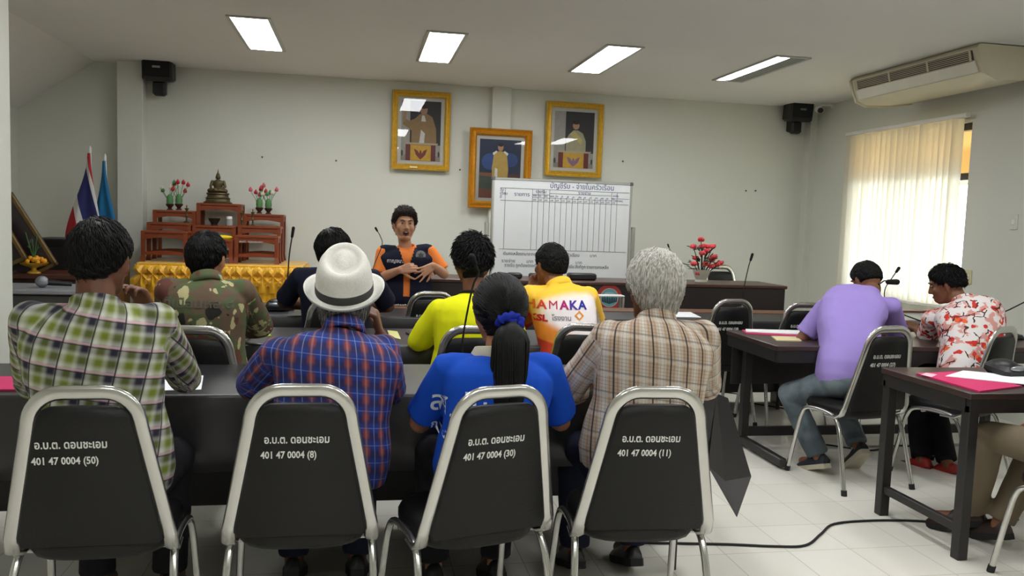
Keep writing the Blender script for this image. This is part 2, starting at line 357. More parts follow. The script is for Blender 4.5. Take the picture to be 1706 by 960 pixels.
def portrait(corner_a, corner_b, Y, label, fw, style, tilt=0.):
    a, b = at(*corner_a, Y), at(*corner_b, Y); w, h = b.x - a.x, a.z - b.z
    t = thing('framed_portrait', label, 'picture', ((a.x + b.x) / 2, Y + .012, (a.z + b.z) / 2), 0, 'gold framed portraits on the back wall'); t.rotation_euler = (tilt, 0, 0)
    ornate_frame(w, h, fw, M_gold).build('frame', M_gold if style != 2 else mat('orange gilt', '#cf9024', .38, .45, .3, 60., .9, 60.), t, angle=.9)
    iw, ih = w / 2 - fw, h / 2 - fw; mt = .035
    pr = flat([(-iw - .005, -ih - .005), (iw + .005, -ih - .005), (iw + .005, ih + .005), (-iw - .005, ih + .005)], -.004).build('print', mat('pale photo mount', '#c9c6bb', .6), t, False)
    X0, X1, Z0, Z1 = -iw + mt, iw - mt, -ih + mt, ih - mt
    W, H = X1 - X0, Z1 - Z0; P = lambda l: [(X0 + W * u, Z0 + H * v) for u, v in l]; D = lambda u, v, ru, rv: disc(X0 + W * u, Z0 + H * v, W * ru, H * rv)
    n = [0]
    def lay(poly, c, nm):
        n[0] += 1; flat(poly, -.0045 - .0005 * n[0]).build(nm, mat('print ' + c, c, .6, var=.18, vs=25.), pr, False)
    if style == 2:
        lay(P([(0, 0), (1, 0), (1, 1), (0, 1)]), '#182848', 'backdrop'); lay(D(.25, .62, .2, .14), '#2b4f8c', 'backdrop'); lay(D(.75, .66, .18, .12), '#24447c', 'backdrop')
        lay(P([(0, 0), (1, 0), (1, .12), (0, .16)]), '#7a4a36', 'carpet'); lay(P([(0, .16), (.36, .14), (.36, .36), (0, .38)]), '#4a544a', 'side_table'); lay(P([(0, .38), (.34, .36), (.34, .43), (0, .43)]), '#8a5a3c', 'ornament'); lay(P([(.68, .2), (.98, .18), (.98, .42), (.68, .42)]), '#5a3028', 'chair')
        lay(P([(.34, .12), (.66, .12), (.70, .5), (.66, .74), (.56, .80), (.44, .80), (.34, .74), (.30, .5)]), '#bfa052', 'figure'); lay(P([(.36, .3), (.44, .28), (.44, .5), (.38, .52)]), '#e4e2da', 'sash'); lay(P([(.33, .73), (.43, .79), (.40, .81), (.31, .77)]), '#e8e6dc', 'shoulder_knot'); lay(P([(.67, .73), (.57, .79), (.60, .81), (.69, .77)]), '#e8e6dc', 'shoulder_knot')
        lay(D(.5, .87, .068, .066), '#b9896a', 'face'); lay(D(.5, .915, .07, .035), '#1c1714', 'hair')
    else:
        lay(P([(0, 0), (1, 0), (1, 1), (0, 1)]), '#a3a096', 'backdrop'); lay(P([(.28 if style == 1 else .22, .27), (1, .27), (1, 1), (.28 if style == 1 else .22, 1)]), '#26262a', 'backdrop'); lay(P([(0, 0), (1, 0), (1, .09), (0, .09)]), '#8d897c', 'floor')
        if style == 0:
            lay(P([(.26, .26), (.90, .26), (.88, .55), (.78, .74), (.62, .80), (.46, .78), (.34, .70), (.20, .66), (.08, .70), (.03, .60), (.22, .52), (.26, .5)]), '#94764a', 'figure'); lay(P([(.03, .66), (.1, .64), (.13, .84), (.07, .85)]), '#a98466', 'raised_hand'); lay(P([(.46, .3), (.58, .28), (.60, .46), (.50, .52)]), '#d8d7d2', 'white_glove'); lay(P([(.5, .66), (.62, .66), (.58, .76), (.52, .76)]), '#dad8d0', 'collar')
            lay(D(.56, .85, .095, .075), '#a77f66', 'face'); lay(D(.56, .905, .1, .035), '#15120f', 'hair')
        else:
            lay(P([(.30, .2), (.80, .2), (.80, .48), (.72, .62), (.60, .67), (.48, .67), (.38, .60), (.30, .5)]), '#aaa483', 'figure'); lay(P([(.40, .6), (.68, .42), (.72, .5), (.5, .66)]), '#c5b878', 'sash'); lay(D(.54, .755, .085, .07), '#b98d72', 'face'); lay(D(.54, .82, .1, .045), '#15110f', 'hair')
        lay(P([(.10, .27), (.92, .27), (.95, .30), (.07, .30)]), '#b9a98c', 'table_edge'); lay(P([(.12, 0), (.24, 0), (.24, .27), (.12, .27)]), '#6a1f22', 'red_curtain'); lay(P([(.76, 0), (.88, 0), (.88, .27), (.76, .27)]), '#6a1f22', 'red_curtain'); lay(P([(.24, 0), (.76, 0), (.76, .26), (.24, .26)]), '#cfa42a', 'yellow_cloth')
        c = '#7d2f2c' if style == 0 else '#8a6a80'
        lay(P([(.33, .20), (.42, .17), (.47, .12), (.48, .17), (.52, .17), (.53, .12), (.58, .17), (.67, .20), (.62, .10), (.55, .05), (.50, .02), (.45, .05), (.38, .10)]), c, 'winged_emblem')
        lay(D(.03, .12, .03, .05), '#4b4a44', 'vase'); lay(D(.96, .12, .025, .05), '#35342f', 'vase')
    flat([(-iw - .004, -ih - .004), (iw + .004, -ih - .004), (iw + .004, ih + .004), (-iw - .004, ih + .004)], -.018).build('glass', M_glass, t, False)
    if style == 0: MB().box((-.07, -.045, -h / 2 + fw * .45), (.08, .006, .018), bev=.002).build('nameplate', mat('bright brass', '#e8d9a0', .3, .6), t)
portrait((654, 149), (748, 286), BACK - .06, 'gold framed portrait of a waving figure in a tan coat, left of three', .062, 0, .0)
portrait((911, 168), (1001, 297), BACK - .06, 'gold framed portrait of a figure in pale dress, right of three', .060, 1, .0)
portrait((783, 212), (882, 350), BACK - .10, 'orange gold framed portrait against blue, lowest of three behind the whiteboard', .075, 2, .015)
random.seed(9)
for px, py in ((437, 262), (560, 268), (766, 283), (1037, 269), (1258, 318), (1242, 318)):
    p = at(px, py, BACK); o = MB().tube([(0, .005, 0), (0, -.012, 0)], .006, 8).tube([(0, -.012, 0), (0, -.014, 0)], .010, 8).build('wall_nail', mat('dark nail', '#4b453c', .5), None); o.location = (p.x, BACK - .001, p.z); tag(o, 'small dark nail stub in the bare back wall', 'nail', 'nails in the back wall')

# ---------------------------------------------------------------- whiteboard
WY = 7.62; a, b = at(822, 297, WY), at(1044, 474, WY); t = thing('whiteboard', 'wheeled whiteboard with a hand ruled account table', 'whiteboard', ((a.x + b.x) / 2, WY, 0))
w_, zt_, zb_ = b.x - a.x, a.z, b.z; cx0 = -w_ / 2
M_wb = mat('white enamel', '#d9dcdb', .28, var=.02); M_ink = mat('dark marker ink', '#3b3a4a', .7); M_ink2 = mat('blue marker ink', '#3a3f78', .7)
MB().box((0, 0, (zt_ + zb_) / 2), (w_, .02, zt_ - zb_)).build('board', M_wb, t)
f = MB()
for z in (zt_, zb_): f.box((0, 0, z), (w_ + .02, .03, .022), bev=.004)
for s in (-1, 1): f.box((s * w_ / 2, 0, (zt_ + zb_) / 2), (.022, .03, zt_ - zb_), bev=.004)
f.build('frame', M_alu, t)
c = MB()
for s in (-1, 1): c.box((s * w_ / 2, -.002, zt_), (.036, .036, .036), bev=.008)
c.build('corner_cap', mat('grey plastic cap', '#5b5b5e', .5), t)
for s in (-1, 1):
    pz = at(815, 372, WY).z
    q = MB().box((s * (w_ / 2 + .045), .015, pz / 2 + .04), (.04, .03, pz - .06), bev=.006).build('post', M_alu, t)
    MB().box((s * (w_ / 2 + .045), .015, .07), (.05, .62, .04), bev=.008).build('foot', M_alu, q)
MB().box((0, .015, .30), (w_ + .09, .025, .03), bev=.004).build('crossbar', M_alu, t)
MB().box((0, -.035, zb_ + .0), (w_ * .7, .06, .012), bev=.003).build('pen_tray', M_alu, t)
Zp = lambda py: at(930, py, WY).z; Xp = lambda px, py: at(px, py, WY).x - t.location.x
ln = MB(); yf = -.0112
def hl(x0, x1, z, w=.0028): ln.box(((x0 + x1) / 2, yf, z), (x1 - x0, .0012, w))
def vl(x, z0, z1, w=.0028): ln.box((x, yf, (z0 + z1) / 2), (w, .0012, abs(z1 - z0)))
ZT, ZM, ZB = zt_ - .085, zt_ - .20, zt_ - .655
hl(cx0 + .07, w_ / 2 - .02, ZT); hl(cx0 + .07, w_ / 2 - .02, ZM); hl(cx0 + .07, w_ / 2 - .03, ZB)
vl(cx0 + .115, ZT, ZB); xs_ = [cx0 + .375 + k * .0553 for k in range(16)]
for k, x in enumerate(xs_): vl(x, ZM + .05 if k else ZT, ZB)
hl(xs_[0], xs_[3], ZT - .05); hl(xs_[3], xs_[14], ZT - .035); hl(xs_[0], xs_[15], ZM + .035); hl(xs_[14], w_ / 2 - .02, ZT - .06)
for k in (1, 2, 3, 14, 15): vl(xs_[k], ZT, ZM)
ln.build('ruled_lines', M_ink, t, False)
tx = lambda s, z, x, y_, m=M_ink2, xs=1.: text(s, z, m, t, (x, yf, y_), xs=xs, depth=.0006, bold=.0)
tx('บัญชีรับ - จ่ายในครัวเรือน', .07, cx0 + .54, zt_ - .068, xs=.9)
for i, s in enumerate(('วัน', 'เดือน', 'ปี')): tx(s, .036, cx0 + .062, ZT - .028 - i * .034)
tx('รายการ', .05, cx0 + .20, ZT - .07); tx('รายรับ', .04, xs_[0] + .03, ZT - .035); tx('รายจ่าย', .042, xs_[8], ZT - .032)
tx('เหลือ', .03, xs_[14] + .01, ZT - .045); tx('หมายเหตุ', .026, xs_[15] - .02, ZT - .088, xs=.8)
words = ['ค่าจ้าง', 'ขาย', 'อื่นๆ', 'อาหาร', 'ข้าว', 'น้ำ', 'ไฟ', 'ยา', 'เรียน', 'รถ', 'หนี้', 'งาน', 'ออม', 'ทุน', 'รวม']
for k, s in enumerate(words): tx(s, .026, xs_[k] + .004, ZM + .045, xs=.62); tx('บาท', .024, xs_[k] + .006, ZM + .008, xs=.8)
tx('เงินคงเหลือยกมาจากเดือนก่อน', .042, cx0 + .11, ZB - .055, M_ink, .85); tx('ครัวเรือน', .042, xs_[6] + .0, ZB - .055, M_ink); tx('บาท', .042, xs_[10] + .03, ZB - .055, M_ink)
tx('รายจ่าย', .044, cx0 + .10, ZB - .125, M_ink); tx('บาท', .042, cx0 + .34, ZB - .125, M_ink); tx('บาท', .042, xs_[8], ZB - .125, M_ink)
tx('รายรับ ถูกต้องตรงกับ', .042, cx0 + .13, ZB - .165, M_ink, .9); tx('รายการรับ สิ่งที่ถูก รายการคงเหลือ', .042, xs_[5] + .01, ZB - .165, M_ink, .85)

# ---------------------------------------------------------------- altar: gold draped table and the stepped set of small tables
def gold_mat():
    t = NT('gold satin cloth', .38); f = t.noise(t.coord(), 6., 3.)[0]; t.col(t.mix(f, lin('#d99a08'), lin('#f3bf22'))); t.p.inputs['Sheen Weight'].default_value = .3; return t.m
M_goldcloth = gold_mat()
gx0, gx1, gz = at(226, 440, 7.62).x, at(503, 440, 7.62).x, .945
t = thing('altar_base_table', 'long table draped in gold satin with pinched bows below the altar', 'table', ((gx0 + gx1) / 2, 7.62, 0))
GW = gx1 - gx0
MB().box((0, .43, gz - .02), (GW, .86, .04), bev=.01).build('table_top', M_goldcloth, t)
sk = MB(); n = 220; rows = 10; grid = []
for j in range(rows + 1):
    z = gz - .02 - (gz - .05) * j / rows; r = []
    for i in range(n + 1):
        s = i / n; per = (GW + 1.6) * s - .8; k = j / rows
        off = (.012 + .02 * k) * math.sin(i * .9 + .6 * math.sin(i * .11)) + .006 * math.sin(i * 2.3)
        if per < 0: x, y = -GW / 2 - .012 + off * .6, -per
        elif per > GW: x, y = GW / 2 + .012 - off * .6, per - GW
        else: x, y = per - GW / 2, -.018 + off
        r.append((x, y, z))
    grid.append(r)
W1 = n + 1; sk.add([p for r in grid for p in r], [(j * W1 + i, j * W1 + i + 1, (j + 1) * W1 + i + 1, (j + 1) * W1 + i) for j in range(rows) for i in range(n)])
so = sk.build('skirt', M_goldcloth, t, angle=None, fix=False); m = so.modifiers.new('th', 'SOLIDIFY'); m.thickness = .003
nb = 15
for k in range(nb):
    x = -GW / 2 + .06 + (GW - .12) * k / (nb - 1); b = MB(); random.seed(k)
    for ang, ln_ in ((.9, .085), (PI - .9, .085), (-.75, .12), (PI + .75, .12), (-PI / 2, .15), (2.1 + .2 * random.random(), .06)):
        d = V((math.cos(ang), 0, math.sin(ang))); q = V((-d.z, 0, d.x)); ring = []
        c0 = V((x, -.045, gz - .095)); base = len(b.v)
        ring = []
        for i in range(5):
            f_ = i / 4; wd_ = .006 + .026 * math.sin(min(1, f_ * 1.05) * PI * .62); lift = -.026 * math.sin(f_ * PI) ; cc = c0 + d * ln_ * f_
            ring.append([cc - q * wd_, cc + V((0, lift - .012, 0)), cc + q * wd_, cc + V((0, lift * .3 + .006, 0))])
        b.loft(ring)
    b.ell((x, -.055, gz - .095), (.014, .012, .016), n=8, m=6); b.build('bow', M_goldcloth, t, angle=1.2)

def altar_table(x0, x1, ytop, Y, depth, label):
    a, b = at(x0, ytop, Y), at(x1, ytop, Y); zt = (a.z + b.z) / 2; w = b.x - a.x; h = zt - gz
    t = thing('altar_table', label, 'table', ((a.x + b.x) / 2, Y + depth / 2, gz), 0, 'stepped altar tables')
    MB().box((0, 0, h - .0125), (w, depth, .025), bev=.006).build('table_top', M_wood, t)
    ap = MB(); lw = .035
    ap.prism([(-w / 2 + lw, h - .025), (w / 2 - lw, h - .025), (w / 2 - lw, h - .075)] + [(w / 2 - lw - (w - 2 * lw) * k / 8, h - .075 + .018 * math.sin(k * PI / 8)) for k in range(1, 8)] + [(-w / 2 + lw, h - .075)], -depth / 2 + .008, -depth / 2 + .022)
    ap.prism([(-w / 2 + lw, h - .025), (w / 2 - lw, h - .025), (w / 2 - lw, h - .06), (-w / 2 + lw, h - .06)], depth / 2 - .022, depth / 2 - .008)
    for s in (-1, 1): ap.box((s * (w / 2 - .015), 0, h - .045), (.014, depth - 2 * lw, .04))
    ap.build('apron', M_wood, t)
    for sx in (-1, 1):
        for sy in (-1, 1): MB().tube([(sx * (w / 2 - .018), sy * (depth / 2 - .018), h - .02), (sx * (w / 2 - .018), sy * (depth / 2 - .018), .06), (sx * (w / 2 - .012), sy * (depth / 2 - .012), 0)], [.024, .021, .027], 4).build('leg', M_wood, t, False)
    st = MB(); zs = min(.075, h * .3)
    st.prism([(-w / 2 + lw, zs - .012)] + [(-w / 2 + lw + (w - 2 * lw) * k / 8, zs + .012 + .012 * math.sin(k * PI / 8)) for k in range(9)] + [(w / 2 - lw, zs - .012)], -depth / 2 + .01, -depth / 2 + .03)
    st.build('stretcher', M_wood, t); return t
altar_table(254, 326, 350.5, 8.28, .24, 'back left altar table carrying two pots of lotus flowers')
altar_table(244, 318, 371, 8.02, .24, 'middle left altar table between the front and back ones')
altar_table(234, 312, 385, 7.76, .24, 'front left altar table, lowest at the left end')
altar_table(327, 402, 339, 8.30, .26, 'tallest centre altar table carrying the bronze statue')
altar_table(320, 393, 376, 8.02, .26, 'middle centre altar table under the bowl and jar')
altar_table(318, 388, 399, 7.76, .24, 'front centre altar table behind the camouflage shirted man')
altar_table(404, 473, 357, 8.28, .24, 'back right altar table carrying lotus flowers on the right')
at_ = altar_table(396, 468, 377, 8.02, .24, 'middle right altar table between the front and back ones')
fr_ = altar_table(390, 464, 393, 7.76, .24, 'front right altar table with white lettering on its apron')
text('อบต. ดอนชะเอม', .028, M_chalk, fr_, (-.15, -.114, fr_.children[0].location.z + (at(390, 393, 7.76).z - gz) - .058), xs=1.15)

# bronze statue
p = at(363, 339, 8.43); sz = at(363, 280, 8.43).z - p.z; t = thing('buddha_statue', 'bronze seated statue with pointed crown on the tallest altar table', 'statue', (p.x, 8.43, at(364, 339, 8.30).z))
M_bronze = mat('old bronze', '#5c5138', .45, .6, .3, 30., .4, 90.)
MB().lathe([(.118, 0), (.122, .012), (.104, .022), (.100, .05), (.108, .058), (.092, .072), (.086, .095), (.098, .108), (.094, .120), (.07, .124)], 24).xf(M.Diagonal((1.05, .7, .8, 1))).build('pedestal', M_bronze, t)
b = MB(); z0 = .095
b.ell((0, -.01, z0 + .022), (.088, .058, .024)).cap((-.07, -.02, z0 + .02), (.02, -.05, z0 + .026), .02, .016).cap((.07, -.02, z0 + .02), (-.02, -.052, z0 + .03), .02, .016)
b.loft([[V((w * math.cos(a), .006 + d * math.sin(a), z0 + z)) for a in [k * PI / 8 for k in range(16)]] for z, w, d in ((.02, .042, .034), (.05, .036, .028), (.085, .048, .032), (.105, .05, .03), (.116, .03, .022), (.122, .016, .016))])
for s in (-1, 1): b.cap((s * .05, .004, z0 + .102), (s * .064, -.006, z0 + .058), .015, .012).cap((s * .064, -.006, z0 + .058), (s * (.02 if s > 0 else .05), -.05, z0 + .038), .012, .008)
b.cap((0, .004, z0 + .118), (0, .004, z0 + .132), .014, .014).ell((0, -.002, z0 + .148), (.019, .021, .026)).ell((0, .002, z0 + .166), (.017, .018, .014)).ell((0, .002, z0 + .18), (.009, .009, .010)).cap((0, .002, z0 + .182), (0, .002, z0 + .222), .007, .002)
for s in (-1, 1): b.ell((s * .02, .002, z0 + .142), (.003, .005, .015))
k_ = sz / .322; me = remesh(b, .0035, 2); st_ = link_mesh('seated_figure', me, M_bronze, t); t.scale = (k_, k_, k_)

M_pot = mat('dark footed pot', '#3a1f18', .4); M_stem = mat('green stems', '#4d7f4a', .6, var=.3); M_red = mat('red petals', '#b2202c', .5, var=.2); M_cream = mat('cream petals', '#d9d3bd', .5); M_pinkp = mat('pink petals', '#c65a68', .5)
def lotus_pot(px, py, Y, label, petals, seed, tall):
    q = at(px, py, Y); t = thing('lotus_pot', label, 'flowers', (q.x, Y, q.z), 0, 'lotus pots on the altar'); random.seed(seed)
    MB().lathe([(.026, 0), (.028, .008), (.016, .016), (.02, .026), (.036, .045), (.038, .058), (.03, .060), (.0, .052)], 16).build('pot', M_pot, t)
    MB().lathe([(.028, .05), (.032, .09), (.028, .13), (.010, .15), (0, .152)], 12).build('wrapped_stems', M_stem, t)
    for k in range(6):
        a = k * 1.05 + random.random(); r = random.uniform(.03, .085); h = random.uniform(.16, tall) ; x, y = r * math.cos(a), r * .6 * math.sin(a)
        s_ = MB().tube(bez([(x * .2, y * .2, .08), (x * .5, y * .5, h * .7), (x, y, h)], 8), .0028, 6).build('stem', M_stem, t)
        f = MB().lathe([(.003, 0), (.011, .008), (.014, .018), (.010, .032), (.002, .046)], 8)
        for g in range(5): aa = g * 1.257; f.ell((.011 * math.cos(aa), .011 * math.sin(aa), .014), (.008, .008, .017), n=6, m=5)
        f.xf(M.Translation((x, y, h))).build('flower', petals[k % len(petals)], t, angle=1.)
lotus_pot(283, 350, 8.34, 'pot of cream lotus buds at the left end of the altar', [M_cream, M_cream, M_stem], 1, .25)
lotus_pot(298, 350, 8.34, 'pot of red lotus buds just left of the bronze statue', [M_red], 2, .28)
lotus_pot(432, 356, 8.34, 'pot of pink and red lotus buds just right of the bronze statue', [M_red, M_pinkp], 3, .27)
lotus_pot(447, 357, 8.34, 'pot of cream lotus buds at the right end of the altar', [M_cream, M_stem, M_pinkp], 4, .24)
def candlestick(px, py, Y, h, label):
    q = at(px, py, Y); t = thing('candlestick', label, 'candlestick', (q.x, Y, q.z), 0, 'altar candlesticks')
    MB().lathe([(.026, 0), (.028, .006), (.010, .016), (.007, h * .35), (.013, h * .45), (.007, h * .55), (.008, h * .8), (.018, h * .9), (.020, h * .95), (0, h * .95)], 14).build('stem', M_bronze, t)
    MB().tube([(0, 0, h * .93), (0, 0, h * 1.15)], .006, 8).build('candle', mat('ochre wax', '#6b5a2e', .5), t)
candlestick(311, 371, 8.10, .14, 'slim dark candlestick between red lotuses and the statue')
candlestick(403, 377, 8.10, .13, 'candlestick immediately right of the tallest altar table'); candlestick(421, 377, 8.10, .14, 'candlestick below the pink lotus pot')
q = at(357, 376, 8.10); o = MB().lathe([(.03, 0), (.034, .008), (.028, .014), (.05, .05), (.056, .07), (.052, .07), (.045, .05), (0, .02)], 20).build('incense_bowl', mat('dark bronze bowl', '#2b2a28', .4, .5), None); o.location = (q.x, 8.10, q.z); tag(o, 'dark footed incense bowl beneath the statue table', 'bowl')
q = at(382, 376, 8.10); t = thing('glass_jar', 'clear glass jar with pale lid beneath the statue table', 'jar', (q.x, 8.10, q.z))
MB().lathe([(.03, 0), (.033, .01), (.03, .05), (.033, .06), (0, .062)], 16).build('jar', mat('cloudy glass', '#9fa3a0', .15), t); MB().lathe([(.022, .06), (.026, .062), (.026, .085), (0, .087)], 14).build('lid', M_paper, t)
q = at(372, 399, 7.86); o = MB().ell((0, 0, .02), (.078, .075, .022), n=24, m=10).lathe([(.07, .004), (.079, .02), (.07, .034)], 24).build('yellow_cushion', mat('yellow cushion cloth', '#e6c80c', .6), None); o.location = (q.x, 7.87, at(352, 399, 7.76).z - .001); tag(o, 'round yellow cushion on the front centre altar table', 'cushion')

# flags
def flag_mat(kind):
    t = NT('flag cloth ' + kind, .8); x, y, z = t.xyz(t.coord())
    if kind == 'blue': return t.col(t.mix(t.noise(t.coord(), 5.)[0], lin('#125f8f'), lin('#1c7bb0'))).m
    c = t.math('ADD', x, t.math('MULTIPLY', z, .25)); r, w, b = lin('#b3202c'), lin('#d6d3cf'), lin('#2b2f6b')
    col = r
    for thr, cc in ((-.27, w), (-.21, b), (-.064, w), (-.034, r)): col = t.mix(t.math('GREATER_THAN', c, thr), col, cc)
    return t.col(col).m
for nm, px, py, kind, lab in ((0, 150, 243, 'tricolour', 'red white and blue striped flag drooping on its pole'), (1, 175, 256, 'blue', 'plain sky blue flag drooping on its pole')):
    top = at(px, py, 8.25); t = thing('flag', lab, 'flag', (top.x, 8.25, 0)); zt = top.z
    MB().tube([(.02 + .03 * nm, 0, .03), (0, 0, zt - .05)], .011, 10).build('pole', M_white, t); MB().tube([(0, 0, zt - .06), (0, 0, zt - .02), (0, 0, zt)], [.014, .012, .003], 10).build('finial', M_white, t)
    MB().lathe([(.13, 0), (.13, .02), (.03, .035), (.02, .08), (0, .08)], 20).build('base', M_wood, t)
    cl = MB(); n, rows = 20, 22; L = .95; vs = []
    for j in range(rows + 1):
        f = j / rows
        for i in range(n + 1):
            s = i / n; wL = (.02 + (.21 if nm == 0 else .115) * smooth01(0, .85, f)) ; wR = .012 + (.10 if nm == 0 else .125) * smooth01(0, .9, f)
            x = wR - (wL + wR) * s; y = -.03 - .035 * f * math.sin(s * 9 + f * 2.) - .02 * math.sin(s * 5)
            vs.append((x, y, zt - .07 - L * f + .05 * f * math.sin(s * 4 + 1)))
    W1 = n + 1; cl.add(vs, [(j * W1 + i, j * W1 + i + 1, (j + 1) * W1 + i + 1, (j + 1) * W1 + i) for j in range(rows) for i in range(n)])
    me = cl.mesh('cloth', True); me.transform(M.Translation((0, 0, -(zt - .07)))); o = link_mesh('cloth', me, flag_mat(kind), t); o.location = (0, 0, zt - .07); m = o.modifiers.new('th', 'SOLIDIFY'); m.thickness = .002
    if nm: MB().lathe([(.05, -.001), (.05, .001)], 18, (0, 0, 0), rotm(PI / 2)).xf(M.Translation((.01, -.085, zt - .62))).build('emblem', mat('dark blue emblem', '#0e3d66', .7), t)

# ---------------------------------------------------------------- left side: sideboard, desk, leaning pictures, offering
M_brown = mat('dark brown veneer', '#3c241a', .4, var=.2, vs=5.)
t = thing('sideboard', 'dark brown sideboard behind the grey topped desk at far left', 'cabinet', (-2.45, 6.75, 0)); zs = at(75, 457, 6.5).z
MB().box((0, 0, zs - .02), (1.3, .5, .04), bev=.006).build('table_top', mat('red brown veneer', '#4f2a1a', .35, var=.2), t); MB().box((0, .01, (zs - .04 + .08) / 2), (1.24, .46, zs - .12), bev=.004).build('body', M_brown, t); MB().box((0, .02, .04), (1.16, .4, .08)).build('plinth', M_brown, t)
t = thing('side_desk', 'desk with a pale grey top behind the green plaid shirted man', 'desk', (-2.2, 6.06, 0)); zd = at(75, 479, 6.0).z
MB().box((0, 0, zd - .015), (1.1, .5, .03), bev=.006).build('table_top', mat('pale grey laminate', '#8b8d92', .4), t); MB().box((0, -.2, zd / 2), (1.06, .03, zd - .08), bev=.004).build('front_panel', mat('charcoal laminate', '#3d3c3a', .55), t)
for s in (-1, 1): MB().box((s * .5, 0, zd / 2 - .02), (.03, .42, zd - .04), bev=.004).build('side_panel', mat('charcoal laminate', '#3d3c3a', .55), t)
q = at(70, 471, 5.98); t = thing('round_microphone', 'silver ball shaped microphone lying on the grey topped desk', 'microphone', (q.x, 5.98, zd))
MB().ell((0, 0, .04), (.04, .04, .04), n=20, m=12).build('mesh_ball', mat('silver mesh', '#9a9da3', .35, .7, .2, 90., .8, 400.), t); MB().tube([(.03, .01, .036), (.17, .05, .022)], [.022, .014], 12).build('handle', M_black, t); MB().lathe([(.041, -.006), (.0425, 0), (.041, .006)], 20, (0, 0, .04), rotm(.3, .2)).build('band', mat('silver mesh', '#9a9da3'), t)
def leaning(pxa, pya, Y, w, h, ang, label, fc, pc, loc=None):
    q = at(pxa, pya, Y); t = thing('leaning_picture', label, 'picture', (q.x, Y, q.z)); t.rotation_euler = (.10, -ang, 0)   # origin = bottom right corner
    MB().box((-w / 2, .012, h / 2), (w, .018, h), bev=.002).build('backing_board', M_brown, t)
    f = MB()
    for x in (-.016, -w + .016): f.box((x, 0, h / 2), (.032, .03, h), bev=.006)
    for z in (.016, h - .016): f.box((-w / 2, 0, z), (w, .03, .032), bev=.006)
    f.build('frame', fc, t); flat([(-w + .03, .03), (-.03, .03), (-.03, h - .03), (-w + .03, h - .03)], .001).build('print', pc, t, False); return t
pm = NT('dark purple print', .35); pf = pm.noise(pm.coord(), 9., 4.)[0]; pm.col(pm.mix(pm.ramp(pf, .56, .72), lin('#35292d'), lin('#7d7268')))
leaning(97, 441, 6.62, .75, .60, .50, 'large dark picture in thin gilt frame leaning over sideways at far left', mat('dull gilt', '#6f5a34', .45, .5, .3, 30.), pm.m)
leaning(47, 432, 6.52, .5, .30, .46, 'smaller gilt framed picture in front of the large leaning one', mat('dull gilt', '#6f5a34', .45, .5), mat('dark brown print', '#2c2018', .5))
q = at(54, 458, 6.55); t = thing('offering_tray', 'footed gold tray heaped with yellow marigold garland on the sideboard', 'offering', (q.x, 6.58, zs))
MB().lathe([(.045, 0), (.045, .01), (.015, .025), (.02, .04), (.085, .062), (.10, .08), (.09, .08), (0, .065)], 22).build('tray', M_gold, t)
g = MB(); random.seed(3)
for k in range(46): a = random.uniform(0, 2 * PI); r = .08 * math.sqrt(random.random()); g.ell((r * math.cos(a), r * math.sin(a), .085 + .03 * (1 - r / .08) + random.uniform(0, .012)), (.016,) * 3, n=8, m=6)
g.build('garland', mat('marigold', '#d8940f', .6, var=.3, vs=60.), t, angle=1.2)
g = MB()
for k in range(9): a = k * .7; g.tube(bez([(0, 0, .1), (.02 * math.cos(a), .02 * math.sin(a), .17), (.05 * math.cos(a), .05 * math.sin(a), .2 + .05 * (k % 3))], 6), [.004] * 5 + [.002] * 5 if False else .003, 5)
g.build('green_sprig', M_stem, t)
q = at(100, 418, 6.95); t = thing('black_cabinet', 'plain black box cabinet behind the leaning picture', 'cabinet', (q.x + .10, 7.15, 0)); zc = at(100, 398, 6.95).z
MB().box((0, 0, zc / 2 + .02), (.62, .4, zc - .04), bev=.01).build('body', M_black, t); MB().box((0, -.205, zc / 2), (.56, .012, zc - .14), bev=.004).build('door', mat('black laminate', '#1a1918', .5), t)

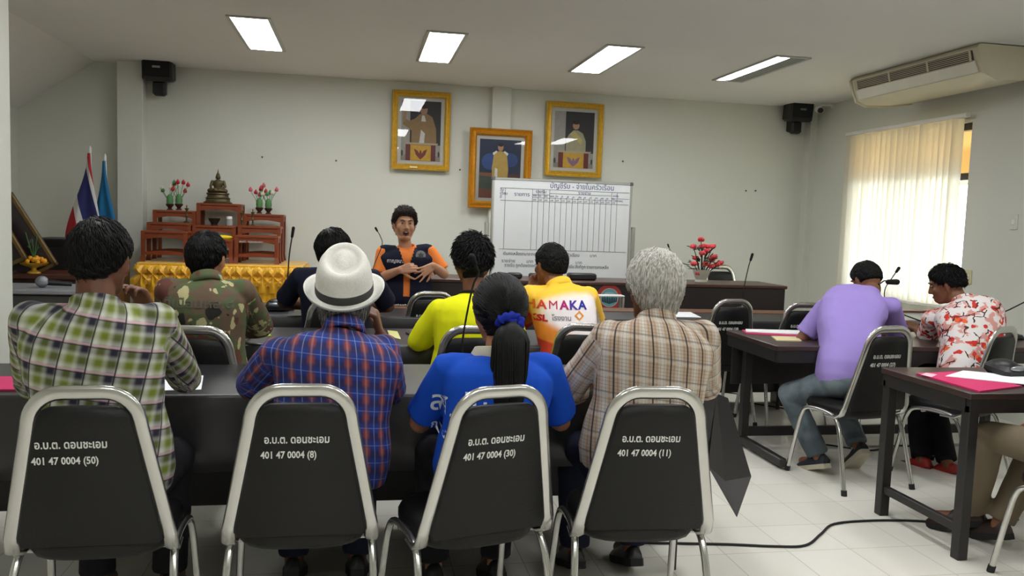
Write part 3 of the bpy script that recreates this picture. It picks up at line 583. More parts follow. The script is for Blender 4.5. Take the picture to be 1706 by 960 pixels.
# ---------------------------------------------------------------- chairs
def back_y(z): return -.165 - (z - .43) * .17
def chair_back_loop():
    L = [(-.205, -.03, .405), (-.212, -.115, .405), (-.215, -.155, .425), (-.211, back_y(.47), .47)]
    for z in (.56, .65, .74, .80): L.append((-.211 + (z - .47) / .33 * .064, back_y(z), z))
    for k in range(1, 9):
        a = PI - k * PI / 16; x = -.055 + .090 * math.cos(a) ; z = .806 + .100 * math.sin(a) ; L.append((x, back_y(z), z))
    R = [(-x, y, z) for x, y, z in reversed(L)]; return L + R
def chair(name='banquet_chair'):
    t = bpy.data.objects.new(name, None); COL.objects.link(t); t.empty_display_size = .1
    M_tube2 = M_chrome
    MB().tube(chair_back_loop(), .0215, 10, nrm=(0, 1, .17), flat=.5).build('back_frame', M_tube2, t, angle=1.2)
    # back pad
    rings = []
    for z, w in ((.445, .188), (.47, .194), (.56, .178), (.66, .158), (.74, .143), (.80, .131), (.835, .122), (.855, .110), (.865, .09)):
        y = back_y(z); d = .017 if z < .84 else .013 if z < .86 else .006; e = .007
        rings.append([V(p) for p in ((-w, y - d + e, z), (-w + e, y - d, z), (0, y - d - .001, z), (w - e, y - d, z), (w, y - d + e, z), (w, y + d, z), (w * .6, y + d + .010, z), (0, y + d + .013, z), (-w * .6, y + d + .010, z), (-w, y + d, z))])
    MB().loft(rings).build('backrest', M_vinyl, t, angle=.9)
    se = MB(); rr = []
    for z, k in ((.392, .86), (.398, .95), (.415, 1.), (.440, 1.), (.458, .96), (.466, .86), (.470, .6)):
        ring = []
        for i in range(32):
            a = i * 2 * PI / 32; cx, sy = math.cos(a), math.sin(a); q = (abs(cx) ** 3.2 + abs(sy) ** 3.2) ** (-1 / 3.2); ring.append(V((.205 * k * q * cx, .025 + .205 * k * q * sy, z)))
        rr.append(ring)
    se.loft(rr).build('seat', M_vinyl, t, angle=.9)
    for s in (-1, 1):
        pts = [(s * .236, .235, .015), (s * .222, .185, .28), (s * .217, .165, .36), (s * .213, .135, .40), (s * .21, .07, .414), (s * .21, -.03, .414), (s * .213, -.10, .40), (s * .217, -.135, .36), (s * .222, -.165, .28), (s * .236, -.235, .015)]
        l = MB().tube(bez(pts, 40), .0125, 10).build('leg', M_tube2, t, angle=1.2)
        for e in (1, -1): MB().tube([(s * .2368, e * .238, 0), (s * .235, e * .232, .03)], .016, 10).build('foot_cap', M_rubber, l)
    MB().tube([(-.212, .08, .40), (.212, .08, .40)], .010, 8).tube([(-.212, -.08, .40), (.212, -.08, .40)], .010, 8).build('seat_rail', M_tube2, t)
    return t
CH0 = None
def place_chair(x, y, rz, label, group, num=None, dx=0.):
    global CH0
    if CH0 is None: CH0 = chair(); c = CH0
    else:
        c = CH0.copy(); COL.objects.link(c)
        for ch in CH0.children:
            if ch.get('num'): continue
            d = ch.copy(); COL.objects.link(d); d.parent = c
            for g in ch.children:
                if g.name.startswith('lettering'): continue
                e = g.copy(); COL.objects.link(e); e.parent = d
    c.location = (x, y, 0); c.rotation_euler = (0, 0, rz); tag(c, label, 'chair', group)
    bk = [h for h in c.children if h.name.startswith('backrest')][0]
    if num:
        til = math.atan(.17)
        for s, z, xs, x0, sz in (('อ.บ.ต. ดอนชะเอม', .747, .80, -.105, .034), (num, .700, .80, -.115, .031)): text(s, sz, M_chalk, bk, (x0 + dx, back_y(z) - .0186, z), tilt=til, xs=xs, depth=.0004, bold=.0007)
    return c
g1 = 'black chairs in the nearest row'
place_chair(-.745, 2.66, .02, 'black chair with chrome loop back behind the green plaid shirted man', g1, '401 47 0004 (50)', -.022)
place_chair(-.155, 2.68, .0, 'black chair with chrome loop back behind the man in the white hat', g1, '401 47 0004 (8)')
place_chair(.372, 2.64, .26, 'black chair with chrome loop back behind the pony tailed woman', g1, '401 47 0004 (30)')
place_chair(.935, 2.63, -.06, 'black chair with chrome loop back behind the grey haired man', g1, '401 47 0004 (11)')
g2 = 'black chairs in the second row'
place_chair(-.66, 3.93, -.1, 'black chair under the man in the camouflage shirt', g2)
place_chair(.53, 4.03, .05, 'black chair behind the man in the yellow shirt', g2)
place_chair(1.17, 4.16, -.18, 'black chair behind the man in the printed sports shirt', g2)
g3 = 'black chairs at the far desk'
place_chair(-.74, 5.56, -.12, 'empty black chair right of the camouflage shirted man, before the gold table', g3)
place_chair(-.13, 5.22, 0, 'black chair under the man in navy behind the white hat', g3)
place_chair(.47, 5.78, .10, 'empty black chair with white lettering in front of the speaking woman', g3, '401 47 0004 (7)')
place_chair(2.58, 5.62, .10, 'empty black chair with white lettering right of the grey haired man', g3, '401 47 0004 (18)')
place_chair(3.06, 5.47, .04, 'empty black chair partly behind the purple shirt', g3, '401 47 0004 (16)')
g4 = 'black chairs at the right hand tables'
place_chair(2.80, 4.20, .16, 'black chair with white lettering under the man in the purple shirt', g4, '401 47 0004 (27)')
place_chair(3.48, 4.22, .42, 'black chair under the man in the red floral shirt', g4)
place_chair(2.92, 2.73, .04, 'black chair at the bare dark table, cut off by the lower right photo edge', g4)
hc = place_chair(at(1205, 445, 7.85).x, 7.62, PI + .1, 'black chair behind the flower vase at the head table', 'chair at the head table'); hc.scale = (1.05, 1.05, 1.13)

# ---------------------------------------------------------------- desks
M_cloth = mat('black table cloth', '#242225', .36, var=.12, vs=3., spec=.6); M_clothtop = M_cloth
def cloth_desk(x0, x1, y0, y1, zt, hang, label, name='covered_desk', ear=False):
    t = thing(name, label, 'desk', ((x0 + x1) / 2, (y0 + y1) / 2, 0)); w, d = x1 - x0, y1 - y0
    MB().box((0, 0, zt - .025), (w - .02, d - .02, .03)).build('table_top', M_steelgrey, t)
    c = MB(); n = 90
    # cloth: top with rolled edge and a wavy skirt all the way round
    per = []
    for i in range(n): per.append((-w / 2 + w * i / n, -d / 2, 0, -1))
    for i in range(16): per.append((w / 2, -d / 2 + d * i / 16, 1, 0))
    for i in range(n): per.append((w / 2 - w * i / n, d / 2, 0, 1))
    for i in range(16): per.append((-w / 2, d / 2 - d * i / 16, -1, 0))
    rings = []
    for k, (inn, dz) in enumerate(((-.012, 0), (-.006, -.0004), (-.002, -.002), (.003, -.012), (.004, -.08), (.006, -hang * .6), (.008, -hang))):
        ring = []
        for i, (x, y, nx, ny) in enumerate(per):
            wob = (.006 * math.sin(i * .55) + .004 * math.sin(i * 1.3)) * (k / 6) if k > 3 else 0; o = inn + wob
            fx = x + nx * o; fy = y + ny * o
            ring.append(V((fx, fy, zt + dz + (.008 * math.sin(i * .21) if k == 6 else 0))))
        rings.append(ring)
    c.loft(rings, cap=False); nn = len(per); c.f.append(tuple(range(nn)))
    o = c.build('tablecloth', M_cloth, t, angle=.9, fix=False); m = o.modifiers.new('th', 'SOLIDIFY'); m.thickness = .0022; m.offset = 0
    for sx in (-1, 1):
        for sy in (-1, 1): MB().tube([(sx * (w / 2 - .12), sy * (d / 2 - .06), zt - .04), (sx * (w / 2 - .12), sy * (d / 2 - .06), 0)], .016, 8).build('leg', M_steelgrey, t)
    MB().box((0, d / 2 - .03, (zt - .05 + .14) / 2 + .0), (w - .1, .016, zt - .19)).build('modesty_panel', M_steelgrey, t)
    if ear:
        A = V((w / 2 - .03, -d / 2 + .004, zt)); e = MB()
        P = [V((w / 2 + .005, -d / 2, zt - .004)), V((w / 2 + .07, -d / 2 + .03, zt - .03)), V((w / 2 + .215, -d / 2 + .07, zt - .375)), V((w / 2 + .06, -d / 2 - .01, zt - .365)), V((w / 2 - .02, -d / 2 - .012, zt - .30)), V((w / 2 + .11, -d / 2 - .03, zt - .51))]
        e.add(P, [(0, 4, 3), (0, 3, 2, 1)]); o = e.build('cloth_corner', M_cloth, t, False); m = o.modifiers.new('th', 'SOLIDIFY'); m.thickness = .003
        e = MB().add([P[4], P[3], P[2], P[5]], [(0, 3, 1), (1, 3, 2)]); o = e.build('cloth_corner_fold', mat('greyish cloth reverse', '#4b484a', .6), t, False); o['label'] = 'folded grey underside of the cloth corner'; m = o.modifiers.new('th', 'SOLIDIFY'); m.thickness = .003
    return t
cloth_desk(-2.10, 1.43, 3.07, 3.70, .757, .29, 'long black cloth covered desk in front of the nearest row of people', ear=True)
cloth_desk(-1.35, 1.62, 4.26, 4.90, .757, .255, 'long black cloth covered desk in front of the camouflage and yellow shirts')
cloth_desk(-1.25, 3.42, 5.52, 6.00, .752, .26, 'long black covered desk in front of the speaking woman')
t = thing('brown_top_counter', 'narrow counter with a brown top directly before the speaking woman', 'counter', (1.1, 6.13, 0))
MB().box((0, 0, .745), (4.72, .22, .03), bev=.005).build('table_top', mat('tan brown veneer', '#6e4a38', .4, var=.15), t); MB().box((0, .08, .40), (4.66, .02, .64)).build('panel', M_brown, t)
for s in (-1, 1): MB().box((s * 2.3, 0, .365), (.03, .18, .73)).build('leg', M_brown, t)
# head table
hx0, hx1 = .40, 3.83; t = thing('head_table', 'long dark fronted head table before the whiteboard', 'table', ((hx0 + hx1) / 2, 6.9, 0))
M_dark = mat('near black veneer', '#2b2423', .45, var=.12, vs=6.)
MB().box((0, .26, .900), (hx1 - hx0 + .03, .58, .03), bev=.006).build('table_top', mat('red brown dark veneer', '#4a3029', .35, var=.15), t)
MB().box((0, 0, .495), (hx1 - hx0, .03, .78), bev=.003).build('front_panel', M_dark, t)
for s in (-1, 1): MB().box((s * ((hx1 - hx0) / 2 - .02), .25, .4425), (.03, .5, .885), bev=.003).build('side_panel', M_dark, t)
e0 = at(1015, 496, 6.88); R_ = .115; ex = e0.x - t.location.x; RY = rotm(PI / 2)
def ring_disc(r0, r1, y, m, nm, par): return MB().lathe([(r1, -.003), (r1, .003), (r0, .003), (r0, -.003)] if r0 else [(r1, -.003), (r1, .003)], 40, (ex, y, e0.z), RY).build(nm, m, par, angle=.5)
em = ring_disc(0, R_, -.019, mat('red enamel', '#a8322f', .5), 'emblem', t); em['label'] = 'round red ringed emblem'
ring_disc(.078, .083, -.0225, mat('pale rim', '#c9b7a4', .5), 'rim', em); ring_disc(0, .078, -.0215, mat('pale teal enamel', '#6fa6b0', .5), 'field', em)
gg = MB(); random.seed(8)
for k in range(9):
    x = -.062 + k * .0155; h = .022 + .02 * random.random(); gg.prism([(ex + x - .007, e0.z - .055 + .018 * abs(k - 4) / 4), (ex + x + .007, e0.z - .055 + .018 * abs(k - 4) / 4), (ex + x + .005, e0.z - .02 + h * .5), (ex + x, e0.z - .012 + h), (ex + x - .005, e0.z - .02 + h * .5)], -.0265, -.025)
gg.build('figures', mat('dark emblem figures', '#16323a', .5), em, False)
MB().prism(disc(ex, e0.z + .03, .05, .018), -.0265, -.025).build('cloud', mat('pale blue enamel', '#a9c6c9', .5), em, False)
for (px0, px1, hgt, lab, nm) in ((846, 868, .05, 'small black box on the head table behind the yellow shirted man', 'black_box'), (882, 906, .05, 'short black box on the head table left of the round one', 'black_box'), (912, 934, .06, 'rounded black microphone base on the head table', 'microphone_base'), (946, 991, .06, 'long black box on the head table below the whiteboard', 'black_box')):
    a, b = at(px0, 468, 7.1), at(px1, 468, 7.1)
    m_ = MB().box((0, 0, hgt / 2), (b.x - a.x, .12, hgt), bev=.012) if nm == 'black_box' else MB().lathe([(.062, 0), (.062, .012), (.05, .04), (.03, .058), (0, .062)], 18)
    o = m_.build(nm, M_black, None); o.location = ((a.x + b.x) / 2, 7.1, .915); tag(o, lab, 'box' if nm == 'black_box' else 'microphone base')
# flowers
q = at(1168, 466, 7.08); t = thing('flower_vase', 'pale vase of coral red artificial roses on the head table', 'flowers', (q.x, 7.08, .915)); random.seed(21)
MB().lathe([(.055, 0), (.06, .01), (.05, .03), (.075, .09), (.08, .12), (.072, .12), (.06, .09), (0, .05)], 20).build('vase', mat('pale ceramic', '#b9b6a8', .3, var=.15, vs=40.), t)
M_leaf = mat('dark green leaves', '#2b3a2c', .55, var=.3); M_coral = mat('coral petals', '#e0454c', .55, var=.15, vs=40.)
for px, py in ((1168, 399), (1155, 411), (1170, 410), (1178, 411), (1187, 411), (1178, 418), (1159, 430), (1156, 440), (1176, 440), (1186, 432), (1185, 444), (1194, 441), (1200, 438), (1164, 455), (1190, 428), (1170, 422)):
    p = at(px, py, 7.08 + random.uniform(-.07, .05)); p = V((p.x - q.x, p.y - 7.08, p.z - .915))
    MB().tube(bez([(p.x * .15, p.y * .2, .08), (p.x * .5, p.y * .6, max(.1, p.z * .6)), p], 8), .004, 6).build('stem', M_leaf, t)
    f = MB(); r = .031
    f.ell((0, 0, 0), (r * .6, r * .6, r * .7), n=8, m=6)
    for k in range(6): a = k * 1.047 + random.random(); f.ell((r * .55 * math.cos(a), r * .55 * math.sin(a), random.uniform(-.004, .006)), (r * .5, r * .5, r * .62), rotm(random.uniform(-.5, .5), random.uniform(-.5, .5), a), 7, 5)
    f.xf(M.Translation(p)).build('rose', M_coral, t, angle=1.2)
lv = MB()
for k in range(46):
    a = random.uniform(0, 2 * PI); r = random.uniform(.03, .13); z = random.uniform(.12, .33); c = V((r * math.cos(a), r * .7 * math.sin(a), z)); d = V((math.cos(a), math.sin(a) * .7, random.uniform(-.3, .9))).normalized(); s = d.cross(V((0, 0, 1))).normalized() * .014; L = random.uniform(.05, .08); up = d.cross(s).normalized() * .003
    lv.loft([[c - s * .2, c + up, c + s * .2, c - up], [c + d * L * .45 - s, c + d * L * .45 + up * 2, c + d * L * .45 + s, c + d * L * .45 - up], [c + d * L - s * .1, c + d * L + up, c + d * L + s * .1, c + d * L - up]])
lv.build('leaves', M_leaf, t)
# small silver trolley before the head table
a, b = at(983, 490, 6.45), at(1036, 490, 6.45); t = thing('silver_stand', 'small silver stand with a thin white top before the round emblem', 'stand', ((a.x + b.x) / 2, 6.45, 0)); w = b.x - a.x; z = a.z
MB().box((0, 0, z - .01), (w + .02, .10, .012), bev=.003).build('top', M_white, t)
for sx in (-1, 1):
    for sy in (-1, 1): MB().box((sx * w / 2, sy * .04, z / 2 - .01), (.02, .02, z - .02), bev=.003).build('leg', M_alu, t)
MB().box((0, 0, at(1010, 535, 6.45).z), (w, .08, .015), bev=.003).build('shelf', M_alu, t)

# right hand tables
M_tabletop = mat('dark wood grain top', '#3a2b27', .38, var=.2, vs=10.)
t = thing('bare_table', 'bare dark wooden table with square steel legs at the right edge', 'table', (3.45, 3.375, 0)); w, d = 1.70, .62
MB().box((0, 0, .735), (w, d, .03), bev=.004).build('table_top', M_tabletop, t)
f = MB()
for sy in (-1, 1): f.box((0, sy * (d / 2 - .02), .69), (w - .02, .03, .06))
for sx in (-1, 1): f.box((sx * (w / 2 - .02), 0, .69), (.03, d - .07, .06))
f.build('frame', M_steelgrey, t)
for sx in (-1, 1):
    for sy in (-1, 1): MB().box((sx * (w / 2 - .035), sy * (d / 2 - .035), .345), (.05, .05, .69), bev=.003).build('leg', M_steelgrey, t)
    MB().box((sx * (w / 2 - .035), 0, .135), (.03, d - .11, .04), bev=.003).build('side_rail', M_steelgrey, t)
t = thing('folding_table', 'dark table on sled feet where the purple shirted man leans', 'table', (3.40, 4.70, 0)); w, d = 2.0, .68
MB().box((0, 0, .735), (w, d, .03), bev=.004).build('table_top', M_tabletop, t)
f = MB()
for sy in (-1, 1): f.box((0, sy * (d / 2 - .02), .685), (w - .02, .03, .07))
for sx in (-1, 1): f.box((sx * (w / 2 - .02), 0, .685), (.03, d - .07, .07))
f.build('frame', M_steelgrey, t)
for sx in (-1, 1):
    MB().box((sx * (w / 2 - .10), .22, .37), (.05, .05, .60), bev=.003).build('leg', M_steelgrey, t)
    MB().box((sx * (w / 2 - .10), 0, .045), (.045, .62, .05), bev=.006).build('foot', M_steelgrey, t)
MB().box((0, .22, .10), (w - .25, .03, .06), bev=.003).build('stretcher', M_steelgrey, t); MB().box((0, .30, .54), (w - .06, .016, .28), bev=.002).build('modesty_panel', M_steelgrey, t)
t = thing('corner_desk', 'grey topped desk with a brown back ledge below the window', 'desk', (4.42, 6.02, 0))
MB().box((0, 0, .735), (1.04, .56, .03), bev=.004).build('table_top', mat('grey laminate', '#77767a', .4), t); MB().box((0, .34, .755), (1.04, .14, .03), bev=.004).build('ledge', mat('tan brown veneer', '#6e4a38', .4), t); MB().box((0, -.22, .44), (1.0, .02, .56)).build('front_panel', M_dark, t)
for s in (-1, 1): MB().box((s * .49, .05, .36), (.03, .5, .72)).build('side_panel', M_dark, t)

# ---------------------------------------------------------------- microphones
def goose_mic(base, pts, label, group='gooseneck microphones', hl_=.05, r=.0045, head=.011, dirh=None):
    """base = point on the table, pts = neck path in world space, head along the last stretch"""
    b = V(base); t = thing('gooseneck_microphone', label, 'microphone', b, 0, group); P = [V(p) - b for p in pts]
    MB().lathe([(.001, 0), (.055, 0), (.057, .012), (.046, .03), (.02, .036), (.010, .05), (0, .052)], 18).xf(M.Diagonal((1., 1.2, 1, 1))).build('base', M_black, t)
    MB().tube(bez([(0, 0, .035)] + P, 20), r, 8).build('gooseneck', M_black, t)
    d = (P[-1] - P[-2]).normalized(); MB().cap(P[-1] - d * hl_ * .2, P[-1] + d * hl_, head * .85, head, 10).build('foam_head', mat('black foam', '#0c0c0c', .9), t)
def mp(px, py, Y): return at(px, py, Y)
goose_mic((mp(770, 592, 3.58).x, 3.58, .757), [mp(772, 557, 3.58), mp(787, 480, 3.57), mp(797, 455, 3.55), mp(790, 437, 3.53)], 'gooseneck microphone rising in front of the yellow shirted man', hl_=.03, head=.014)
goose_mic((mp(477, 500, 5.85).x, 5.85, .752), [mp(479, 470, 5.85), mp(482, 425, 5.85), mp(487, 392, 5.85)], 'tall gooseneck microphone before the gold draped table', hl_=.05)
goose_mic((mp(618, 500, 6.72).x - .03, 6.12, .76), [mp(619, 455, 6.15), mp(636, 410, 6.2), mp(634, 395, 6.2), mp(628, 384, 6.2)], 'slim gooseneck microphone at the speaking woman\'s right side', hl_=.02, head=.008, r=.003)
goose_mic((mp(1122, 468, 7.1).x, 7.1, .915), [mp(1121, 440, 7.1), mp(1118, 422, 7.1), mp(1114, 411, 7.1)], 'short gooseneck microphone between grey hair and coral roses', hl_=.02, head=.008, r=.003)
goose_mic((mp(1238, 500, 6.12).x, 6.12, .76), [mp(1240, 478, 6.12), mp(1247, 445, 6.12), mp(1251, 432, 6.12)], 'gooseneck microphone in front of the right end of the head table', hl_=.04)
goose_mic((4.22, 5.98, .75), [mp(1474, 484, 5.98), mp(1485, 465, 5.98), mp(1494, 452, 5.98)], 'upper of two gooseneck microphones beside the purple shirted man\'s head', hl_=.03, head=.013)
goose_mic((3.95, 5.0, .75), [mp(1450, 500, 5.0), mp(1470, 470, 5.0), mp(1482, 470, 5.0)], 'lower microphone with oval head beside the purple shirted man\'s head', hl_=.055, head=.02)
goose_mic((4.32, 4.75, .75), [mp(1660, 528, 4.75), mp(1682, 516, 4.75), mp(1712, 501, 4.75)], 'gooseneck microphone slanting right behind the floral shirt', hl_=.05)
def mic_unit(x, y, z, rz, label):
    t = thing('conference_unit', label, 'microphone base', (x, y, z), rz)
    MB().box((0, 0, .03), (.15, .16, .06), rotm(.12), .02).ell((0, .02, .045), (.07, .07, .035)).build('body', M_black, t); MB().ell((0, -.07, .045), (.05, .012, .016), rotm(.5)).build('speaker_grille', mat('silver grille', '#a9adb2', .3, .7), t)
mic_unit(3.12, 3.46, .75, .1, 'black conference unit with silver crescent on the bare dark table')
mic_unit(-.54, 5.80, .752, 0, 'black conference unit beside the man in navy')

# ---------------------------------------------------------------- papers, folders, pens
def sheet(pts, z, m, name, label, cat, th=.0015, lift=0.):
    vs = [V((x, y, z)) for x, y in pts]; c = sum(vs, V()) / len(vs); t = MB().loft([[p - c for p in vs], [p - c + V((0, 0, th + (lift if i in (1, 2) else 0))) for i, p in enumerate(vs)]]).build(name, m, None, False); t.location = c; return tag(t, label, cat)
def qz(l, z): return [tuple(onz(px, py, z))[:2] for px, py in l]
Z1 = .7585
sheet([(-1.42, 3.14), (-1.16, 3.14), (-1.16, 3.38), (-1.42, 3.38)], Z1, M_pink, 'folder', 'magenta folder on the nearest desk at the left photo edge', 'folder', .006)
sheet([(-.78, 3.12), (-.56, 3.15), (-.60, 3.42), (-.82, 3.39)], Z1, M_paper, 'paper_sheet', 'white sheet under the green plaid shirted man\'s elbow', 'paper')
sheet([(-.78, 4.30), (-.60, 4.30), (-.60, 4.56), (-.78, 4.56)], Z1, M_paper, 'paper_sheet', 'white sheet on the second desk beside the camouflage sleeve', 'paper')
sheet(qz([(418, 562), (452, 561), (446, 552), (410, 553)], .757), Z1, mat('lime green card', '#a9b83a', .6), 'folder', 'lime green folder on the second desk left of the white hat', 'folder', .004)
o = MB().tube([(-.07, 0, 0), (.07, .02, 0)], .006, 8).build('pen', M_black, None); q = onz(425, 551, .77); o.location = (q.x, q.y, .769); tag(o, 'black pen lying on the lime green folder', 'pen')
sheet(qz([(650, 562), (668, 566), (662, 553), (645, 551)], .757), Z1, mat('pale yellow paper', '#d9d68a', .6), 'paper_sheet', 'pale yellow paper beside the hat wearer\'s right shoulder', 'paper')
o = MB().box((0, 0, .006), (.09, .05, .012), rotm(0, 0, .4), .004).build('phone', mat('dark grey glossy', '#4a4a50', .2), None); q = onz(690, 557, .757); o.location = (q.x, q.y, .758); tag(o, 'small grey phone on the second desk beside the yellow sleeve', 'phone')
sheet(qz([(1112, 529), (1168, 530), (1150, 521), (1115, 521)], .752), .754, M_paper, 'paper_sheet', 'white sheets on the far desk right of the grey haired man', 'paper', .004)
q = onz(662, 511, .76); t = thing('bead_strings', 'small scatter of metal beads on the counter before the speaking woman', 'beads', (q.x, 6.10, .76)); g = MB()
for k in range(9): g.ell((-.06 + k * .017, .012 * math.sin(k * 2.), .008), (.007, .007, .008), n=8, m=6)
g.build('beads', M_alu, t)
sheet([(2.45, 4.86), (2.86, 4.72), (2.95, 4.96), (2.50, 5.02)], .7505, M_pink, 'folder', 'open magenta folder on the folding table under white papers', 'folder', .005)
sheet([(2.47, 4.90), (2.80, 4.80), (2.92, 4.97), (2.52, 5.01)], .757, M_paper, 'paper_sheet', 'white papers lying in the magenta folder by the purple sleeve', 'paper', .006)
sheet([(2.50, 4.56), (2.66, 4.55), (2.72, 4.72), (2.56, 4.74)], .7505, mat('cream booklet', '#d6c89a', .6), 'booklet', 'cream booklet by the purple shirted man\'s forearm', 'booklet', .006)
sheet([(2.84, 4.40), (3.04, 4.44), (3.0, 4.66), (2.8, 4.62)], .7505, M_paper, 'paper_sheet', 'white sheet under the purple shirted man\'s hand', 'paper')
sheet(qz([(1527, 622), (1632, 652), (1703, 643), (1594, 619)], .757), .7505, M_pink, 'folder', 'magenta folder on the bare dark table', 'folder', .007)
sheet([(2.74, 3.40), (3.02, 3.18), (3.2, 3.36), (2.95, 3.54)], .758, M_paper, 'paper_sheet', 'white sheet lying half on the folder on the bare dark table', 'paper', .003)
sheet(qz([(1534, 624), (1552, 628), (1562, 624), (1543, 621)], .76), .758, mat('pale pink label', '#e3b6c4', .6), 'paper_slip', 'pale slip on the near corner of the magenta folder', 'paper')

# ---------------------------------------------------------------- cables
def cable(pts, label, r=.006):
    o = MB().tube(bez([(x, y, r) for x, y in pts], 60), r, 8).build('cable', M_rubber, None); tag(o, label, 'cable', 'cables on the floor')
cable([(1.25, 3.40), (1.644, 3.343), (1.85, 3.30), (2.007, 3.294), (2.157, 3.414), (2.299, 3.531), (2.511, 3.557), (2.72, 3.538), (2.9, 3.50), (3.3, 3.5)], 'black cable curving across the white tiles to the bare dark table')
cable([(2.2, 5.35), (2.6, 5.25), (2.9, 5.32), (3.3, 5.2), (3.7, 5.3)], 'thin cable on the floor behind the folding table', .005)
cable([(2.45, 6.4), (2.9, 6.3), (3.0, 6.6), (3.25, 6.45), (3.15, 6.2), (3.4, 5.9)], 'tangled cable on the floor under the far desk chairs', .005)
cable([(2.9, 4.55), (3.05, 4.9), (3.3, 4.75), (3.6, 4.85), (3.8, 4.7)], 'cable on the floor under the folding table', .005)
# ---------------------------------------------------------------- people: builders
from mathutils.bvhtree import BVHTree
def skin_mat(name, c):
    t = NT(name, .5, spec=.4); o = t.coord(); f = t.noise(o, 14., 3.)[0]; c = lin(c); t.col(t.mix(f, tuple(x * .86 for x in c), tuple(x * 1.1 for x in c))); t.p.inputs['Subsurface Weight'].default_value = .08; t.p.inputs['Subsurface Radius'].default_value = (.01, .004, .002); return t.m
SK = {k: skin_mat('skin ' + k, c) for k, c in (('brown', '#7d5138'), ('dark', '#6b432e'), ('tan', '#a87555'), ('light', '#c08f70'))}
def hair_mat(name, a, b, rough=.55):
    t = NT(name, rough, spec=.22); o = t.coord(); f = t.noise(t.scale(o, (60, 60, 12)), 3., 3.)[0]; t.col(t.mix(t.ramp(f, .35, .65), lin(a), lin(b))); t.bump(f, .25, .002); return t.m
H_black = hair_mat('black hair', '#060505', '#100e0e'); H_grey = hair_mat('silver grey hair', '#8d8a82', '#c9c6bd', .5); H_salt = hair_mat('dark grey hair', '#55524a', '#aeaa9e', .5)
M_eyew = mat('eye white', '#a39c92', .4); M_iris = mat('dark brown iris', '#1a0f0a', .15); M_lip = mat('lips', '#7a3f38', .45); M_mouth = mat('mouth interior', '#240a0a', .6); M_teeth = mat('teeth', '#d8d3c4', .3)

def hand(mb, w, d, pn, side, curl=.35, spread=.12, k=1., thumb=.7, curls=None):
    """w wrist, d finger direction, pn palm normal (curl towards it), side +1 when the thumb lies along d x pn"""
    w, d, pn = V(w), V(d).normalized(), V(pn); pn = (pn - d * pn.dot(d)).normalized(); lt = d.cross(pn) * side
    kn = []
    for i, (o, L) in enumerate(((.030, .088), (.010, .092), (-.010, .088), (-.028, .078))):
        a = w + lt * (o * .55 * k); b = w + d * L * k + lt * o * k - pn * .004 * k; mb.cap(a, b, .0145 * k, .0115 * k, 10); kn.append(b)
    mb.ell(w + d * .045 * k + lt * .016 * k + pn * .006 * k, (.018 * k,) * 3)
    for i, (b, L) in enumerate(zip(kn, (.072, .080, .074, .058))):
        c = curls[i] if curls else curl * (1 + .12 * i); dd = (d + lt * (spread * (1.5 - i) / 1.5)).normalized(); p = b; ang = 0.
        for seg, r0, r1 in ((.45, .0098, .0088), (.31, .0086, .0078), (.24, .0076, .0062)):
            ang += c * (1. if seg == .45 else 1.15); v = dd * math.cos(ang) + pn * math.sin(ang); q = p + v * L * seg * k; mb.cap(p, q, r0 * k, r1 * k, 8); p = q
    p = w + d * .022 * k + lt * .022 * k + pn * .006 * k; v = (d * .62 + lt * thumb + pn * .25).normalized()
    for L, r0, r1 in ((.042, .0135, .0115), (.032, .0112, .0098), (.026, .0096, .0074)):
        q = p + v * L * k; mb.cap(p, q, r0 * k, r1 * k, 9); p = q; v = (v + d * .28 + pn * .12).normalized()

def skull_r(d):
    """distance from the head centre to the scalp along unit direction d (head frame)"""
    best = 0.
    for c, r in (((0, -.006, .006), (.078, .096, .104)), ((0, -.030, -.065), (.060, .056, .085))):
        o = [-c[i] / r[i] for i in range(3)]; q = [d[i] / r[i] for i in range(3)]
        A = sum(x * x for x in q); B = sum(x * y for x, y in zip(o, q)); Cc = sum(x * x for x in o) - 1; D = B * B - A * Cc
        if D > 0: best = max(best, (-B + math.sqrt(D)) / A)
    return best
def hairline(az, nape, front, side):
    a = abs(az); pts = [(0, nape), (.95, nape * .95), (1.22, -.42), (1.48, side), (1.78, side - .10), (2.02, .28), (2.4, front), (3.2, front)]
    for (x0, y0), (x1, y1) in zip(pts, pts[1:]):
        if a <= x1: return y0 + (y1 - y0) * (a - x0) / (x1 - x0)
    return front
def azel(d): return math.atan2(d.x, -d.y), math.asin(max(-1, min(1, d.z)))
